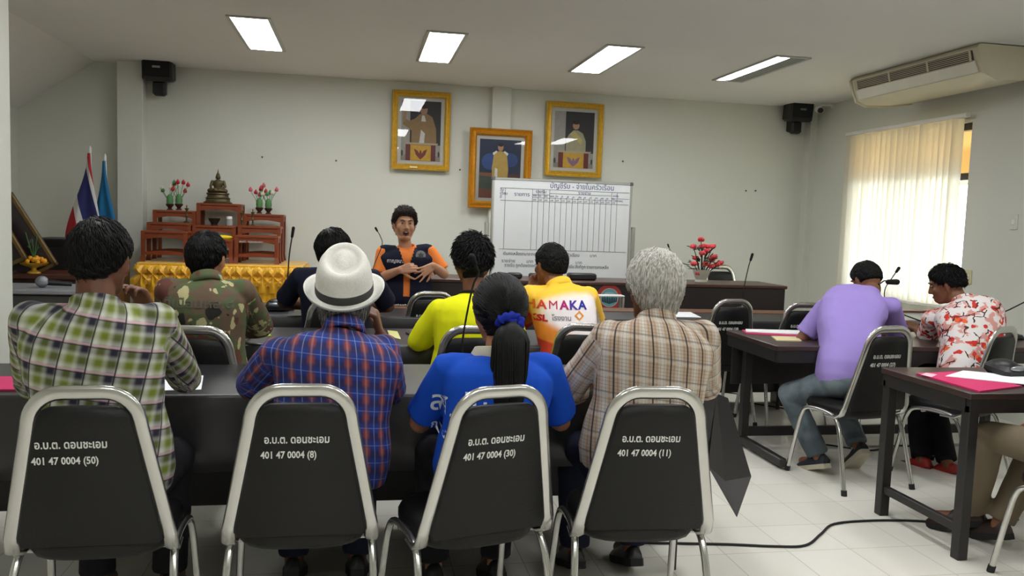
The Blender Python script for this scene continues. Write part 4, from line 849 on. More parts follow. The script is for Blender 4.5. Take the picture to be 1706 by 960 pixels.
def hair(par, HM, m, seed=1, nape=-.72, front=.55, side=.02, thick=.014, n=900, length=.034, lift=.35, top=1.0, crown=(0, -.35, .94), tie=None, droop=0., wid=.0042, name='hair'):
    random.seed(seed); sv = V((seed * 3.1, seed * 1.7, seed * .9)); b = MB(); NA, NE = 60, 34; rings = []
    def surf(d, extra=0.):
        az, el = azel(d); L = hairline(az, nape, front, side); k = smooth01(L - .05, L + .10, el)
        th = thick * (.55 + .45 * smooth01(-.3, .6, el)) * (1 + (top - 1) * smooth01(.3, 1.1, el))
        return skull_r(d) - .012 + k * (.012 + th + .004 * noise.noise(d * 5 + sv)) + extra, k
    for i in range(1, NE):
        el = -PI / 2 + PI * i / NE; rings.append([])
        for j in range(NA): az = 2 * PI * j / NA; d = V((math.sin(az) * math.cos(el), -math.cos(az) * math.cos(el), math.sin(el))); rings[-1].append(d * surf(d)[0])
    b.loft(rings); cr = V(crown).normalized(); T = V(tie).normalized() if tie else None
    made = 0; sw = V((random.gauss(0, .12), random.gauss(0, .12), 0))
    while made < n:
        d = V((random.gauss(0, 1), random.gauss(0, 1), random.gauss(0, 1))).normalized(); r, k = surf(d)
        if k < .5: continue
        made += 1
        if T is not None:
            if d.dot(T) > .97: continue
            P = []
            for q in range(7): f = q / 6 * random.uniform(.8, .98); e = d.slerp(T, f) if d.dot(T) > -.98 else d; P.append(e * (surf(e)[0] + .0015))
            b.tube(P, [wid * .3, wid, wid, wid, wid, wid, wid * .4], 4)
        else:
            fl = (d - cr * d.dot(cr)) * (1 if d.dot(cr) < .999 else 0) + sw + V((random.gauss(0, .10), random.gauss(0, .10), random.gauss(0, .05) - droop)); fl = fl - d * fl.dot(d); fl.normalize()
            L = length * random.uniform(.6, 1.25); p0 = d * (r - .004); li = lift * random.uniform(.5, 1.4)
            d2 = (p0 + fl * L * .5); u2 = d2.normalized(); p1 = u2 * max(surf(u2)[0], 0.02) + u2 * li * L * .45; d3 = p0 + fl * L; u3 = d3.normalized(); p2 = u3 * surf(u3)[0] + u3 * li * L * .8 - V((0, 0, droop * L * .4))
            b.tube([p0, p1, p2], [wid, wid * .85, wid * .15], 4)
    b.xf(HM); return b.build(name, m, par, angle=None, fix=False)

def head_prims(mb, HM, female=False, mouth_open=0.):
    s = len(mb.v); k = 1.08 if female else 1.
    mb.ell((0, -.006, .006), (.074, .092, .100), n=22, m=14); mb.ell((0, .026, -.042), (.060 * k, .068, .082), n=20, m=12); mb.ell((0, .058, -.095 - mouth_open * .012), (.032 * k, .032, .026), n=14)
    for q in (-1, 1):
        mb.ell((q * .040, .062, -.030), ((.028, .030, .032) if female else (.022, .022, .024)), n=12); mb.cap((q * .062, -.005, -.055), (q * .030, .05, -.10 - mouth_open * .01), .016, .018)
        e = rotm(0, q * .18, q * -.35); mb.ell((q * .082, -.012, -.016), (.0075, .019, .031), e, 12); mb.ell((q * .080, -.004, -.040), (.0075, .010, .012), e, 10)
        mb.ell((q * .0115, .098, -.036), (.0085, .010, .008), n=10)
    mb.ell((0, .080, .026), (.052, .016, .012), n=14); mb.cap((0, .090, .012), (0, .108, -.032), .0085, .0125); mb.ell((0, .090, -.066), (.024, .012, .007), n=12) if not mouth_open else None
    mb.cap((0, .078, -.088 - mouth_open * .015), (0, .079, -.088 - mouth_open * .015), .02, .02)
    mb.xf(HM, s)
def face_parts(par, HM, mouth_open=0., look=0.):
    for q in (-1, 1):
        e = MB().ell((q * .031, .0835, .004), (.0125, .0085, .0046 if not mouth_open else .0046), n=14, m=10).xf(HM).build('eye', M_eyew, par); MB().ell((q * .031 + look, .0905, .003), (.0060, .0028, .0050), n=12, m=8).xf(HM).build('iris', M_iris, e)
        MB().tube([HM @ V((q * .015, .095, .022)), HM @ V((q * .034, .094, .029)), HM @ V((q * .050, .082, .025))], [.0022, .0032, .0015], 6).build('eyebrow', H_black, par)
    if mouth_open:
        l = MB(); P = [HM @ V((.021 * math.cos(a), .0985 - .010 * abs(math.cos(a)) ** 2, -.074 + .0165 * mouth_open * math.sin(a))) for a in [k * PI / 10 for k in range(20)]]
        l.tube(P, .0045, 6, closed=True); lp = l.build('lips', M_lip, par); MB().ell((0, .088, -.074), (.020, .010, .0155 * mouth_open), n=16, m=10).xf(HM).build('mouth', M_mouth, lp); MB().ell((0, .0955, -.064), (.014, .004, .0042), n=12, m=8).xf(HM).build('teeth', M_teeth, lp)
    else: MB().ell((0, .0995, -.064), (.021, .004, .003), n=12, m=8).ell((0, .099, -.070), (.018, .004, .0038), n=12, m=8).xf(HM).build('lips', M_lip, par)

TORSO = ((0, .172, .118), (.10, .186, .128), (.22, .182, .126), (.40, .166, .114), (.56, .172, .116), (.70, .184, .120), (.80, .188, .117), (.88, .172, .106), (.94, .130, .088), (.98, .088, .072), (1., .062, .062))
def torso(mb, J, grow=0., wide=1., deep=1., s0=0., s1=1., n=28):
    ctl = [V(J[k]) for k in ('pel', 'waist', 'chest', 'neck')]; P = bez(ctl, 60); rings = []
    rp = (V(J['hpR']) - V(J['hpL'])).normalized(); rs = (V(J['shR']) - V(J['shL'])).normalized()
    for s, hw, hd in TORSO:
        if s < s0 - 1e-6 or s > s1 + 1e-6: continue
        i = min(len(P) - 1, int(s * (len(P) - 1))); c = P[i]; t = (P[min(i + 2, len(P) - 1)] - P[max(i - 2, 0)]).normalized(); r = rp.lerp(rs, s); r = (r - t * r.dot(t)).normalized(); f = t.cross(r)
        k = wide if s < .9 else 1 + (wide - 1) * (1 - s) / .1
        w_, d_ = hw * k + grow, hd * (deep if s < .95 else 1) + grow; ring = []
        for j in range(n):
            a = 2 * PI * j / n; ca, sa = math.cos(a), math.sin(a); q = (abs(ca) ** 2.5 + abs(sa) ** 2.5) ** (-1 / 2.5); ring.append(c + r * (w_ * q * ca) + f * (d_ * q * sa))
        rings.append(ring)
    mb.loft(rings)
def sh_caps(mb, J, grow=0.):
    nk = V(J['neck'])
    for s in 'LR':
        sh = V(J['sh' + s]); mb.cap(nk + (sh - nk) * .22 - V((0, 0, .035)), sh - V((0, 0, .006)), .046 + grow, .056 + grow, 14)
def add_pat(me, J, org):
    """pattern coordinates: across / along the cloth, following the sleeves"""
    n = len(me.vertices); co = np.empty(n * 3); me.vertices.foreach_get('co', co); co = co.reshape(-1, 3)
    org = np.array(org); r = np.array((V(J['shR']) - V(J['shL'])).normalized()); up = np.array((V(J['neck']) - V(J['pel'])).normalized()); fw = np.cross(up, r); nk = np.array(J['neck']) 
    q = co - nk; u = (np.arctan2(q @ r, -(q @ fw) + .10) * .20 + (q @ r) * .45) / 1.3; v = q @ up; out = np.stack([u, v, q @ fw], 1)
    sp = np.array(J['chest']); dt = np.hypot((co - sp) @ r, .6 * ((co - sp) @ fw)) - .165
    for s in 'LR':
        a, b, c = (np.array(J[k + s]) for k in ('sh', 'el', 'wr'))
        L0 = np.linalg.norm(b - a); tot = 0.; best = np.full(n, 9.); uu = np.zeros(n); vv = np.zeros(n)
        for p0, p1 in ((a, b), (b, c)):
            d = p1 - p0; L = max(np.linalg.norm(d), 1e-4); d = d / L; h = (co - p0) @ d; hc = np.clip(h, -.03, L); x = co - p0 - np.outer(hc, d); dd = np.linalg.norm(x, axis=1)
            e1 = np.cross(d, fw); e1 = e1 / max(np.linalg.norm(e1), 1e-4); e2 = np.cross(d, e1); ang = np.arctan2(x @ e1, -(x @ e2) + 1e-6)
            k = dd < best; best[k] = dd[k]; uu[k] = ang[k] * .055 + (.3 if s == 'R' else -.3); vv[k] = -(tot + h[k]); tot += L
            if p0 is a: h0 = h.copy()
        side = ((co - np.array(J['neck'])) @ r) * (1 if s == 'R' else -1); k = (best - .05 < dt) & (side > .155) & (h0 > .02); out[k, 0] = uu[k]; out[k, 1] = vv[k] - .04
    at_ = me.attributes.new('pat', 'FLOAT_VECTOR', 'POINT'); at_.data.foreach_set('vector', out.astype(np.float32).ravel())
def folds(me, amp=.005, seed=0., freq=7., tilt=(.5, 0, 1.)):
    n = len(me.vertices); off = V((seed * 7.3, seed * 2.1, seed * 5.7))
    nr = [v.normal.copy() for v in me.vertices]
    for v, m in zip(me.vertices, nr):
        p = v.co; a = noise.noise(p * 4. + off); q = V((p.x * freq * .6 + p.z * 2.0, p.y * freq * .6, p.z * freq * 1.1 - p.x * 2.5)) + off; w = 1 - 2.2 * abs(noise.noise(q)); q2 = V((p.x * 16 + p.z * 5, p.y * 14, p.z * 6)) - off; w2 = 1 - 2. * abs(noise.noise(q2))
        v.co = p + m * (amp * (.9 * a + .8 * w * (.35 + .65 * abs(a) * 2) + .35 * w2))
    me.update()
def loc_mesh(me, base): me.transform(M.Translation(-V(base))); return me

def person(label, J, base, skin='brown', shirt=None, trousers=None, shoes=None, hair_kw=None, wide=1., deep=1., sleeve='short', hem=0., female=False, mouth=0., hp=(0, 0, 0), hands=None, body_vox=.0065, cat='person', head_k=1., under=None, fold=.005, collar=True, seed=1, group=None, sole=None):
    base = V(base); t = thing('person', label, cat, base, 0, group)
    J = {k: V(v) for k, v in J.items()}; HM = M.Translation(J['head']) @ Euler(hp, 'XYZ').to_matrix().to_4x4() @ M.Scale(head_k, 4)
    b = MB(); head_prims(b, HM, female, mouth); nk = J['neck']
    b.cap(nk - V((0, 0, .05)), HM @ V((0, -.022, -.070)), .058 * (.88 if female else 1), .055 * (.88 if female else 1), 16)
    torso(b, J, -.022, wide, deep); sh_caps(b, J, -.014)
    for s in 'LR':
        b.cap(J['sh' + s], J['el' + s], .047, .039, 14); mid = J['el' + s].lerp(J['wr' + s], .35); b.cap(J['el' + s], mid, .039, .039, 14); b.cap(mid, J['wr' + s], .039, .026, 14)
        b.cap(J['hp' + s], J['kn' + s], .072, .050, 14); mid = J['kn' + s].lerp(J['an' + s], .32) ; b.cap(J['kn' + s], mid, .048, .050, 14); b.cap(mid, J['an' + s], .050, .033, 14)
        ft = J.get('toe' + s, J['an' + s] + V((0, .16, -.05))); b.cap(J['an' + s] - V((0, 0, .02)), ft, .034, .026, 12)
        hd = (hands or {}).get(s, {}); d = V(hd.get('d', J['wr' + s] - J['el' + s])); pn = V(hd.get('pn', (0, 0, -1)))
        hand(b, J['wr' + s], d, pn, hd.get('side', 1 if s == 'L' else -1), hd.get('curl', .35), hd.get('spread', .12), hd.get('k', 1.), curls=hd.get('curls'))
    bo = link_mesh('body', loc_mesh(remesh(b, body_vox, 3), base), SK[skin], t)
    HL = M.Translation(-base) @ HM
    face_parts(t, HL, mouth)
    if hair_kw is not None: hair(t, HL, **hair_kw)
    so = None
    if shirt:
        g = MB(); torso(g, J, .004, wide, deep, hem); sh_caps(g, J, .002)
        for s in 'LR':
            sh, el, wr = J['sh' + s], J['el' + s], J['wr' + s]; d1, d2 = el - sh, wr - el
            if sleeve == 'short': g.tube([sh + d1 * -.05, sh + d1 * .3, sh + d1 * .62, sh + d1 * .84], [.058, .061, .063, .067], 16)
            elif sleeve == 'long':
                g.cap(sh, el, .059, .056, 14); g.cap(el, el, .056, .056); g.tube([el, el + d2 * .4, el + d2 * .86], [.056, .052, .045], 14)
            elif sleeve == 'half': g.cap(sh, el, .060, .056, 14); g.tube([el - d1 * .05, el + d2 * .12, el + d2 * .28], [.058, .058, .060], 14)
        me = remesh(g, .0085, 4); folds(me, fold, seed); add_pat(me, J, base); so = link_mesh('shirt', loc_mesh(me, base), shirt, t)
        if collar:
            c = MB(); tn = ((HM @ V((0, -.02, -.07)) - nk).normalized() + V((0, 0, .9))).normalized(); r0 = (J['shR'] - J['shL']).normalized(); r0 = (r0 - tn * r0.dot(tn)).normalized(); f0 = tn.cross(r0); rings = []
            for z, r in ((-.030, .076), (-.008, .072), (.014, .068), (.018, .064), (.014, .060), (-.03, .062)):
                rings.append([nk + tn * (z + .012 * (-math.sin(a)) ) + r0 * r * 1.05 * math.cos(a) + f0 * r * math.sin(a) for a in [2 * PI * j / 28 for j in range(28)]])
            c.loft(rings, closed=True); me = c.mesh('collar'); add_pat(me, J, base); link_mesh('collar', loc_mesh(me, base), shirt, t)
    if trousers:
        g = MB(); pc = J['pel']; g.ell(pc + V((0, 0, .03)), (.178 * wide, .132 * deep, .10), n=20)
        for s in 'LR':
            hp_, kn, an = J['hp' + s], J['kn' + s], J['an' + s]; g.cap(hp_, kn, .088, .066, 16); d2 = an - kn; g.cap(kn, kn + d2 * .3, .064, .064, 16); g.tube([kn, kn + d2 * .5, kn + d2 * .93], [.064, .062, .058], 16)
        me = remesh(g, .010, 4); folds(me, .005, seed + .5, 9.); link_mesh('trousers', loc_mesh(me, base), trousers, t)
    if shoes:
        for s in 'LR':
            an = J['an' + s]; toe = J.get('toe' + s, an + V((0, .16, -.05))); d = (toe - an); h = V((0, 0, 1)); fx = V((d.x, d.y, 0)); L = fx.length; 
            up = d.cross(V((0, 0, 1)).cross(d)).normalized(); fwd = d.normalized(); rt_ = fwd.cross(up).normalized()
            # foot frame: sole plane holds fwd, rt_
            upn = rt_.cross(fwd).normalized(); hb = an - fwd * .055 - upn * .035; u = MB(); rings = []
            for x, w, hh in ((0, .026, .05), (.02, .034, .062), (.06, .036, .072), (.11, .038, .066), (.16, .044, .048), (.21, .045, .036), (.245, .034, .028), (.262, .016, .018)):
                rings.append([hb + fwd * x + rt_ * (w * math.cos(a)) + upn * (max(0, math.sin(a)) * hh) for a in [2 * PI * j / 16 for j in range(16)]])
            sh_ = u.loft(rings).xf(M.Translation(-base)).build('shoe', shoes, t, angle=1.2)
            k = MB(); out = [(0, .024), (.02, .036), (.08, .038), (.15, .046), (.21, .047), (.25, .036), (.268, .014)]
            poly = [(x, w) for x, w in out] + [(x, -w) for x, w in reversed(out)]
            k.loft([[hb + fwd * (x - .003) + rt_ * w + upn * zz for x, w in poly] for zz in (-.022, .006)]); k.xf(M.Translation(-base)).build('sole', sole or M_rubber, sh_, angle=.8)
    return t, bo, so, J, HM
def seated(cx, cy, rz=0., neck=(0, .05, 1.08), head=None, shw=.172, shz=-.055, shy=-.01, elL=None, elR=None, wrL=None, wrR=None, **kw):
    r, f = V((math.cos(rz), math.sin(rz), 0)), V((-math.sin(rz), math.cos(rz), 0)); W = lambda x, y, z: V((cx, cy, 0)) + r * x + f * y + V((0, 0, z))
    n = W(*neck) if len(neck) == 3 and abs(neck[0]) < .9 and not kw.get('world') else V(neck)
    J = {'pel': W(0, .0, .53), 'neck': n}; J['waist'] = J['pel'].lerp(n, .38) - f * .012; J['chest'] = J['pel'].lerp(n, .70) - f * .02
    J['head'] = V(head) if head else n + f * .045 + V((0, 0, .125))
    for s, q in (('L', -1), ('R', 1)):
        J['sh' + s] = n + r * q * shw + f * shy + V((0, 0, shz)); J['el' + s] = n + r * q * (shw + .07) + f * .20 + V((0, 0, -.25)); J['wr' + s] = n + r * q * .12 + f * .42 + V((0, 0, -.27))
        J['hp' + s] = W(q * .095, .02, .545); J['kn' + s] = W(q * .13, .375, .535); J['an' + s] = W(q * .12, .33, .095); J['toe' + s] = J['an' + s] + f * .16 - V((0, 0, .05))
    for k, v in (('elL', elL), ('elR', elR), ('wrL', wrL), ('wrR', wrR)):
        if v is not None: J[k] = V(v)
    for k, v in kw.items():
        if k != 'world': J[k] = V(v)
    return J
def cling(body, size, m, shirt_o, par, cx, z, y0, dirv=(0, 1, 0), xs=1., bold=.0008, name='lettering', align='CENTER', lift=.0025, roll=0.):
    """print lettering on cloth: letters are laid on the shirt surface along the view direction dirv"""
    d = V(dirv).normalized(); cu = bpy.data.curves.new('t', 'FONT'); cu.body = body; cu.size = size; cu.align_x = align; cu.offset = bold; cu.resolution_u = 2
    o = bpy.data.objects.new('t', cu); COL.objects.link(o); dg = bpy.context.evaluated_depsgraph_get(); me = bpy.data.meshes.new_from_object(o.evaluated_get(dg), depsgraph=dg); bpy.data.objects.remove(o)
    bm = bmesh.new(); bm.from_mesh(me); bmesh.ops.triangulate(bm, faces=bm.faces)
    for _ in range(3):
        lg = [e for e in bm.edges if e.calc_length() > .012]
        if lg: bmesh.ops.subdivide_edges(bm, edges=lg, cuts=1); bmesh.ops.triangulate(bm, faces=bm.faces)
    bv = BVHTree.FromPolygons([v.co.copy() for v in shirt_o.data.vertices], [tuple(p.vertices) for p in shirt_o.data.polygons]); r = d.cross(V((0, 0, 1))).normalized(); dead = []
    for v in bm.verts:
        x, y = v.co.x * xs, v.co.y; x, y = x * math.cos(roll) - y * math.sin(roll), x * math.sin(roll) + y * math.cos(roll)
        p = V((cx, y0, z)) + r * x + V((0, 0, y)) - d * .6; h = bv.ray_cast(p, d)
        if h[0] is None: dead.append(v)
        else: v.co = h[0] - d * lift
    bmesh.ops.delete(bm, geom=dead, context='VERTS'); bm.to_mesh(me); bm.free(); return link_mesh(name, me, m, par)
# ---------------------------------------------------------------- cloth patterns
def plaid_green():
    t = NT('green white purple plaid', .85); x, y, z = t.xyz(t.attr()); P = .078; th = .20
    u = t.math('SUBTRACT', t.math('MULTIPLY', x, math.cos(th)), t.math('MULTIPLY', y, math.sin(th))); v = t.math('ADD', t.math('MULTIPLY', y, math.cos(th)), t.math('MULTIPLY', x, math.sin(th)))
    W, G, D = lin('#cfd0c6'), lin('#6f7a1c'), lin('#1d182c')
    def yarn(c, o):
        k = t.mix(t.stripe(c, P, o, .026, .009), W, G); return t.mix(t.stripe(c, P, o + P * .44, .028, .009), k, D)
    c = t.mix(.5, yarn(u, 0.), yarn(v, .01)); c = t.mix(t.math('MULTIPLY', t.stripe(v, P, .01 + P * .62, .006, .0015), .7), c, lin('#d3a0b2')); c = t.mix(t.math('MULTIPLY', t.stripe(v, P, .01 + P * .54, .0035, .001), .7), c, lin('#17131d'))
    return t.col(t.mix(t.math('MULTIPLY', t.stripe(u, P, P * .62, .0042, .001), .9), c, lin('#120f18'))).m
def plaid_blue():
    t = NT('blue and rust plaid', .85); x, y, z = t.xyz(t.attr()); P = .056
    c = t.mix(t.stripe(y, P, 0, .026, .006), lin('#1a3585'), lin('#26265a')); rx = t.stripe(x, P, 0, .020, .006)
    c = t.mix(t.math('MULTIPLY', rx, .75), c, lin('#4a3356')); ry = t.stripe(y, P, .01, .026, .008); c = t.mix(t.math('MULTIPLY', t.math('MULTIPLY', rx, ry), .85), c, lin('#943c24'))
    c = t.mix(t.math('MULTIPLY', t.stripe(x, P, 0, .006, .003), .42), c, lin('#b08a94')); c = t.mix(t.math('MULTIPLY', t.stripe(x, P, P / 2, .0026, .001), .5), c, lin('#9aa6d8')); return t.col(t.mix(t.math('MULTIPLY', t.stripe(y, P, P / 2, .003, .001), .35), c, lin('#8fa0d8'))).m
def plaid_tan():
    t = NT('tan check shirting', .85); x, y, z = t.xyz(t.attr()); P = .061; Q = .072
    c = t.mix(t.stripe(x, P, P / 2, .022, .006), lin('#b09880'), lin('#c4bcb0')); c = t.mix(t.math('MULTIPLY', t.stripe(x, P / 5, 0, .0022, .0007), .5), c, lin('#6b4f40')); c = t.mix(t.math('MULTIPLY', t.stripe(y, Q / 6, 0, .0022, .0007), .42), c, lin('#6b4f40'))
    c = t.mix(t.math('MULTIPLY', t.stripe(y, Q, 0, .010, .003), .35), c, lin('#d8d2c6')); c = t.mix(t.math('MULTIPLY', t.stripe(y, Q, .012, .0055, .0014), .5), c, lin('#5e6672')); return t.col(t.mix(t.math('MULTIPLY', t.stripe(x, P, 0, .0055, .0012), .92), c, lin('#20232b'))).m
def camo():
    t = NT('woodland camouflage', .85); o = t.attr(); c = lin('#5a4836')
    for k, (sc, lo, cc) in enumerate(((9., .50, '#4a5432'), (8., .54, '#5a3226'), (11., .58, '#aaa376'), (10., .62, '#17150f'))):
        v = t.addv(t.scale(o, (1, .8, 1)), (k * 3.7, k * 1.9, k)); c = t.mix(t.ramp(t.noise(v, sc, 2.5, .55)[0], lo, lo + .012), c, lin(cc))
    return t.col(c).m
def floral():
    t = NT('red floral print', .8); o = t.attr(); n = t.noise(o, 14., 3.)[1]; v = t.addv(o, t.scale(n, (.06, .06, .06))); c = t.mix(t.ramp(t.noise(v, 16., 2.)[0], .50, .56), lin('#d9d2cf'), lin('#c98f86'))
    w = t.vor(v, 19.); c = t.mix(t.math('MULTIPLY', t.math('LESS_THAN', w['Distance'], .42), t.math('GREATER_THAN', t.noise(o, 9.)[0], .47)), c, lin('#c22a1f'))
    w2 = t.vor(t.addv(v, (.7, .3, .2)), 15.); c = t.mix(t.math('MULTIPLY', t.math('LESS_THAN', w2['Distance'], .30), t.math('GREATER_THAN', t.noise(o, 7.)[0], .55)), c, lin('#d9612a'))
    e = t.vor(v, 13., 'DISTANCE_TO_EDGE')['Distance']; l = t.math('MULTIPLY', t.math('LESS_THAN', e, .045), t.math('GREATER_THAN', t.noise(o, 12., 1.)[0], .50)); return t.col(t.mix(l, c, lin('#38201f'))).m
def sport():
    t = NT('yellow white orange sports cloth', .7); o = t.attr(); x, y, z = t.xyz(o); d = t.noise(o, 5., 2.)[0]
    c = t.mix(t.ramp(t.math('ADD', t.math('ABSOLUTE', t.math('SUBTRACT', x, .03)), t.math('MULTIPLY', d, .12)), .17, .27), lin('#efe6e6'), lin('#f0bf3e')); c = t.mix(t.ramp(t.math('ADD', y, t.math('MULTIPLY', d, .05)), -.09, -.02), c, lin('#f3c22e'))
    low = t.math('SUBTRACT', t.math('SUBTRACT', t.math('MULTIPLY', x, -.7), y), .275); c = t.mix(t.ramp(low, -.03, .03), c, lin('#e88a2c')); c = t.mix(t.ramp(t.math('SUBTRACT', t.math('SUBTRACT', t.math('MULTIPLY', x, -.5), y), .355), -.006, .006), c, lin('#d2402a'))
    return t.col(c).m
def plain(name, c, rough=.85, var=.07):
    t = NT(name, rough, spec=.25); o = t.coord(); f = t.noise(o, 7., 3.)[0]; c = lin(c); t.col(t.mix(f, tuple(x * (1 - var) for x in c), tuple(x * (1 + var) for x in c))); t.bump(t.noise(o, 420., 1.)[0], .08, .001); return t.m
T_dark = plain('black trousers', '#17171b'); T_navy = plain('dark navy trousers', '#15182a')
def jeans():
    t = NT('faded denim', .85); o = t.coord(); f = t.noise(o, 6., 3.)[0]; t.col(t.mix(t.ramp(f, .35, .7), lin('#444e54'), lin('#717d83'))); t.bump(t.noise(t.scale(o, (1, 1, 1)), 500., 1.)[0], .1, .001); return t.m
S_black = mat('black leather shoe', '#121212', .4)
SHORT = dict(m=H_black, n=1900, length=.040, lift=.10, thick=.011, wid=.0030, droop=.25)
def HK(**k): return {**SHORT, **k}

# ---------------------------------------------------------------- nearest row
# man in the green plaid shirt
J = seated(-.765, 2.70, 0, neck=(-.79, 2.70, 1.12), world=1, head=(-.790, 2.755, 1.262), shw=.178, shz=-.05, elR=at(308, 628, 2.97), wrR=at(252, 520, 2.97), elL=(-1.06, 2.95, .83), wrL=(-.86, 3.16, .80))
person('person in green white and purple plaid shirt, chin resting on right hand', J, (-.765, 2.70, 0), 'dark', plaid_green(), T_dark, S_black, HK(seed=2, thick=.015, nape=-.66), wide=1.10, sleeve='half', hp=(-.1, 0, -.22), hands={'R': dict(d=(-.45, -.25, .8), pn=(-.5, -.75, -.1), curl=.55)}, seed=1, fold=.006)
# man in the white hat
J = seated(-.10, 2.80, 0, neck=at(572, 551, 2.86), world=1, head=(-.045, 2.945, 1.112), shR=at(638, 584, 2.90), shL=at(464, 590, 2.86), elL=at(420, 640, 2.98), wrL=(-.16, 3.18, .79), elR=at(648, 652, 3.10), wrR=at(634, 560, 3.06))
t, bo, so, J, HM = person('person in white trilby hat and blue rust plaid shirt', J, (-.10, 2.80, 0), 'dark', plaid_blue(), T_navy, S_black, dict(m=H_salt, seed=5, n=1700, length=.075, lift=.10, thick=.014, nape=-1.08, side=-.25, droop=.6), wide=1.12, deep=1.05, sleeve='half', hp=(-.02, .02, -.06), hands={'R': dict(d=(-.25, .0, .9), pn=(-.9, .1, 0), curl=.7)}, seed=2, fold=.006)
def hat(par, Mx):
    t = NT('white woven straw', .75); o = t.coord(); f = t.noise(o, 180., 2.)[0]; t.col(t.mix(f, lin('#c4c2b8'), lin('#dedcd3'))); t.bump(f, .35, .002); b = MB(); rx, ry = .099, .116
    def ring(k, z, tiltk=0., flip=0.): return [V((rx * k * math.cos(a), ry * k * math.sin(a), z + tiltk * math.sin(a) + flip * (math.cos(a) ** 2 + .45 * max(0, -math.sin(a))))) for a in [2 * PI * j / 48 for j in range(48)]]
    b.loft([ring(.99, -.004), ring(1.18, -.006, 0, .002), ring(1.32, -.004, 0, .010), ring(1.40, .0, 0, .022), ring(1.405, .004, 0, .024), ring(1.33, .002, 0, .015), ring(1.18, .002, 0, .007), ring(1.01, .004), ring(1.0, .03), ring(.97, .065, .004), ring(.91, .095, .010), ring(.82, .116, .018), ring(.70, .128, .024), ring(.60, .127, .026), ring(.52, .116, .026), ring(.40, .112, .024), ring(.22, .118, .02), ring(.04, .121, .0)])
    h = b.xf(Mx).build('hat', t.m, par, angle=None); MB().loft([ring(1.012, .004), ring(1.022, .008), ring(1.012, .032), ring(1.0, .033)]).xf(Mx).build('hat_band', mat('charcoal hat band', '#2a2928', .7), h, angle=None); return h
hat(t, M.Translation(-V((-.10, 2.80, 0))) @ HM @ M.Translation((0, -.016, .040)) @ rotm(.40, -.03, 0).to_4x4())
# woman with the pony tail
J = seated(.44, 2.70, .05, neck=(.475, 2.735, .960), world=1, head=(.487, 2.80, 1.108), shw=.165, shz=-.040, elL=(.225, 2.86, .70), wrL=(.36, 3.02, .82), elR=(.735, 2.86, .70), wrR=(.60, 3.02, .82))
blue = plain('royal blue shirt', '#0f49b8'); tie = V((.06, -.98, -.24))
t, bo, so, J, HM = person('person with long black pony tail in a royal blue shirt', J, (.44, 2.70, 0), 'tan', blue, T_dark, S_black, dict(m=H_black, seed=7, n=750, thick=.020, tie=(.06, -.98, -.26), nape=-.80, side=-.18, front=.62, wid=.0032), wide=.98, female=True, hp=(-.06, 0, .05), seed=3, fold=.006, collar=False)
base = V((.44, 2.70, 0)); HL = M.Translation(-base) @ HM; nk = J['neck'] - base
c = MB(); rings = []
for z, r in ((-.028, .092), (.010, .086), (.032, .076), (.034, .070), (-.02, .072)): rings.append([nk + V((r * 1.08 * math.cos(a), r * math.sin(a) - z * .3, z - .012 * math.sin(a))) for a in [2 * PI * j / 28 for j in range(28)]])
c.loft(rings, closed=True).build('collar', plain('cream collar', '#cfc8b4'), t)
tp = HL @ (tie.normalized() * .128); s_ = MB(); random.seed(4)
ringp = [tp + V((.036 * math.cos(a) , .012 * math.sin(2 * a) - .004, .019 * math.sin(a))) for a in [2 * PI * j / 26 for j in range(26)]]; s_.tube(ringp, [.014 + .004 * math.sin(j * 2.4) for j in range(26)], 9, closed=True); s_.ell(tp, (.03, .022, .016)).build('hair_tie', plain('blue velvet band', '#16278f', .9), t, angle=1.3)
pt = MB(); path = bez([tp + V((0, .01, .004)), tp + V((.0, -.026, -.03)), tp + V((-.004, -.046, -.10)), tp + V((-.012, -.060, -.19)), tp + V((-.016, -.078, -.28)), tp + V((-.012, -.080, -.38))], 24); m_ = len(path)
pt.tube(path, [(.020 + .040 * smooth01(0, .3, i / m_)) * (1 - .75 * smooth01(.62, 1., i / m_)) for i in range(m_)], 18, nrm=(0, 1, 0), flat=.62)
for k in range(170):
    a = random.uniform(0, 2 * PI); P = []
    for i in range(0, m_, 2): r = (.020 + .041 * smooth01(0, .3, i / m_)) * (1 - .70 * smooth01(.62, 1., i / m_)); P.append(path[i] + V((r * math.cos(a + .03 * i), r * .64 * math.sin(a + .03 * i), -.02 * random.random() if i > m_ - 3 else 0)))
    pt.tube(P, [.0028] * (len(P) - 1) + [.0006], 4)
pt.build('pony_tail', H_black, t, angle=None, fix=False)
wl = plain('white shirt print', '#d3dae6')
cling('ส.รุ่น', .105, wl, so, t, .245 - base.x, .775, 2.3 - base.y, xs=.9, align='LEFT', bold=.0012); cling('กองทุน', .045, wl, so, t, .255 - base.x, .70, 2.3 - base.y, align='LEFT')
# grey haired man in tan check
J = seated(1.00, 2.78, 0, neck=(1.075, 2.84, 1.075), world=1, head=(1.085, 2.90, 1.190), shw=.182, shz=-.058, elL=(.78, 2.95, .79), wrL=(.96, 3.16, .80), elR=(1.35, 2.98, .80), wrR=(1.16, 3.18, .80))
person('person with thick silver grey hair in a tan checked shirt', J, (1.00, 2.78, 0), 'dark', plaid_tan(), T_navy, S_black, dict(m=H_grey, seed=11, n=1900, length=.10, lift=.03, thick=.024, nape=-.80, side=-.05, droop=.35, crown=(.15, .1, 1), wid=.0042, top=1.25), wide=1.14, deep=1.05, head_k=1.07, sleeve='half', hp=(-.05, .04, .06), seed=4, fold=.006)

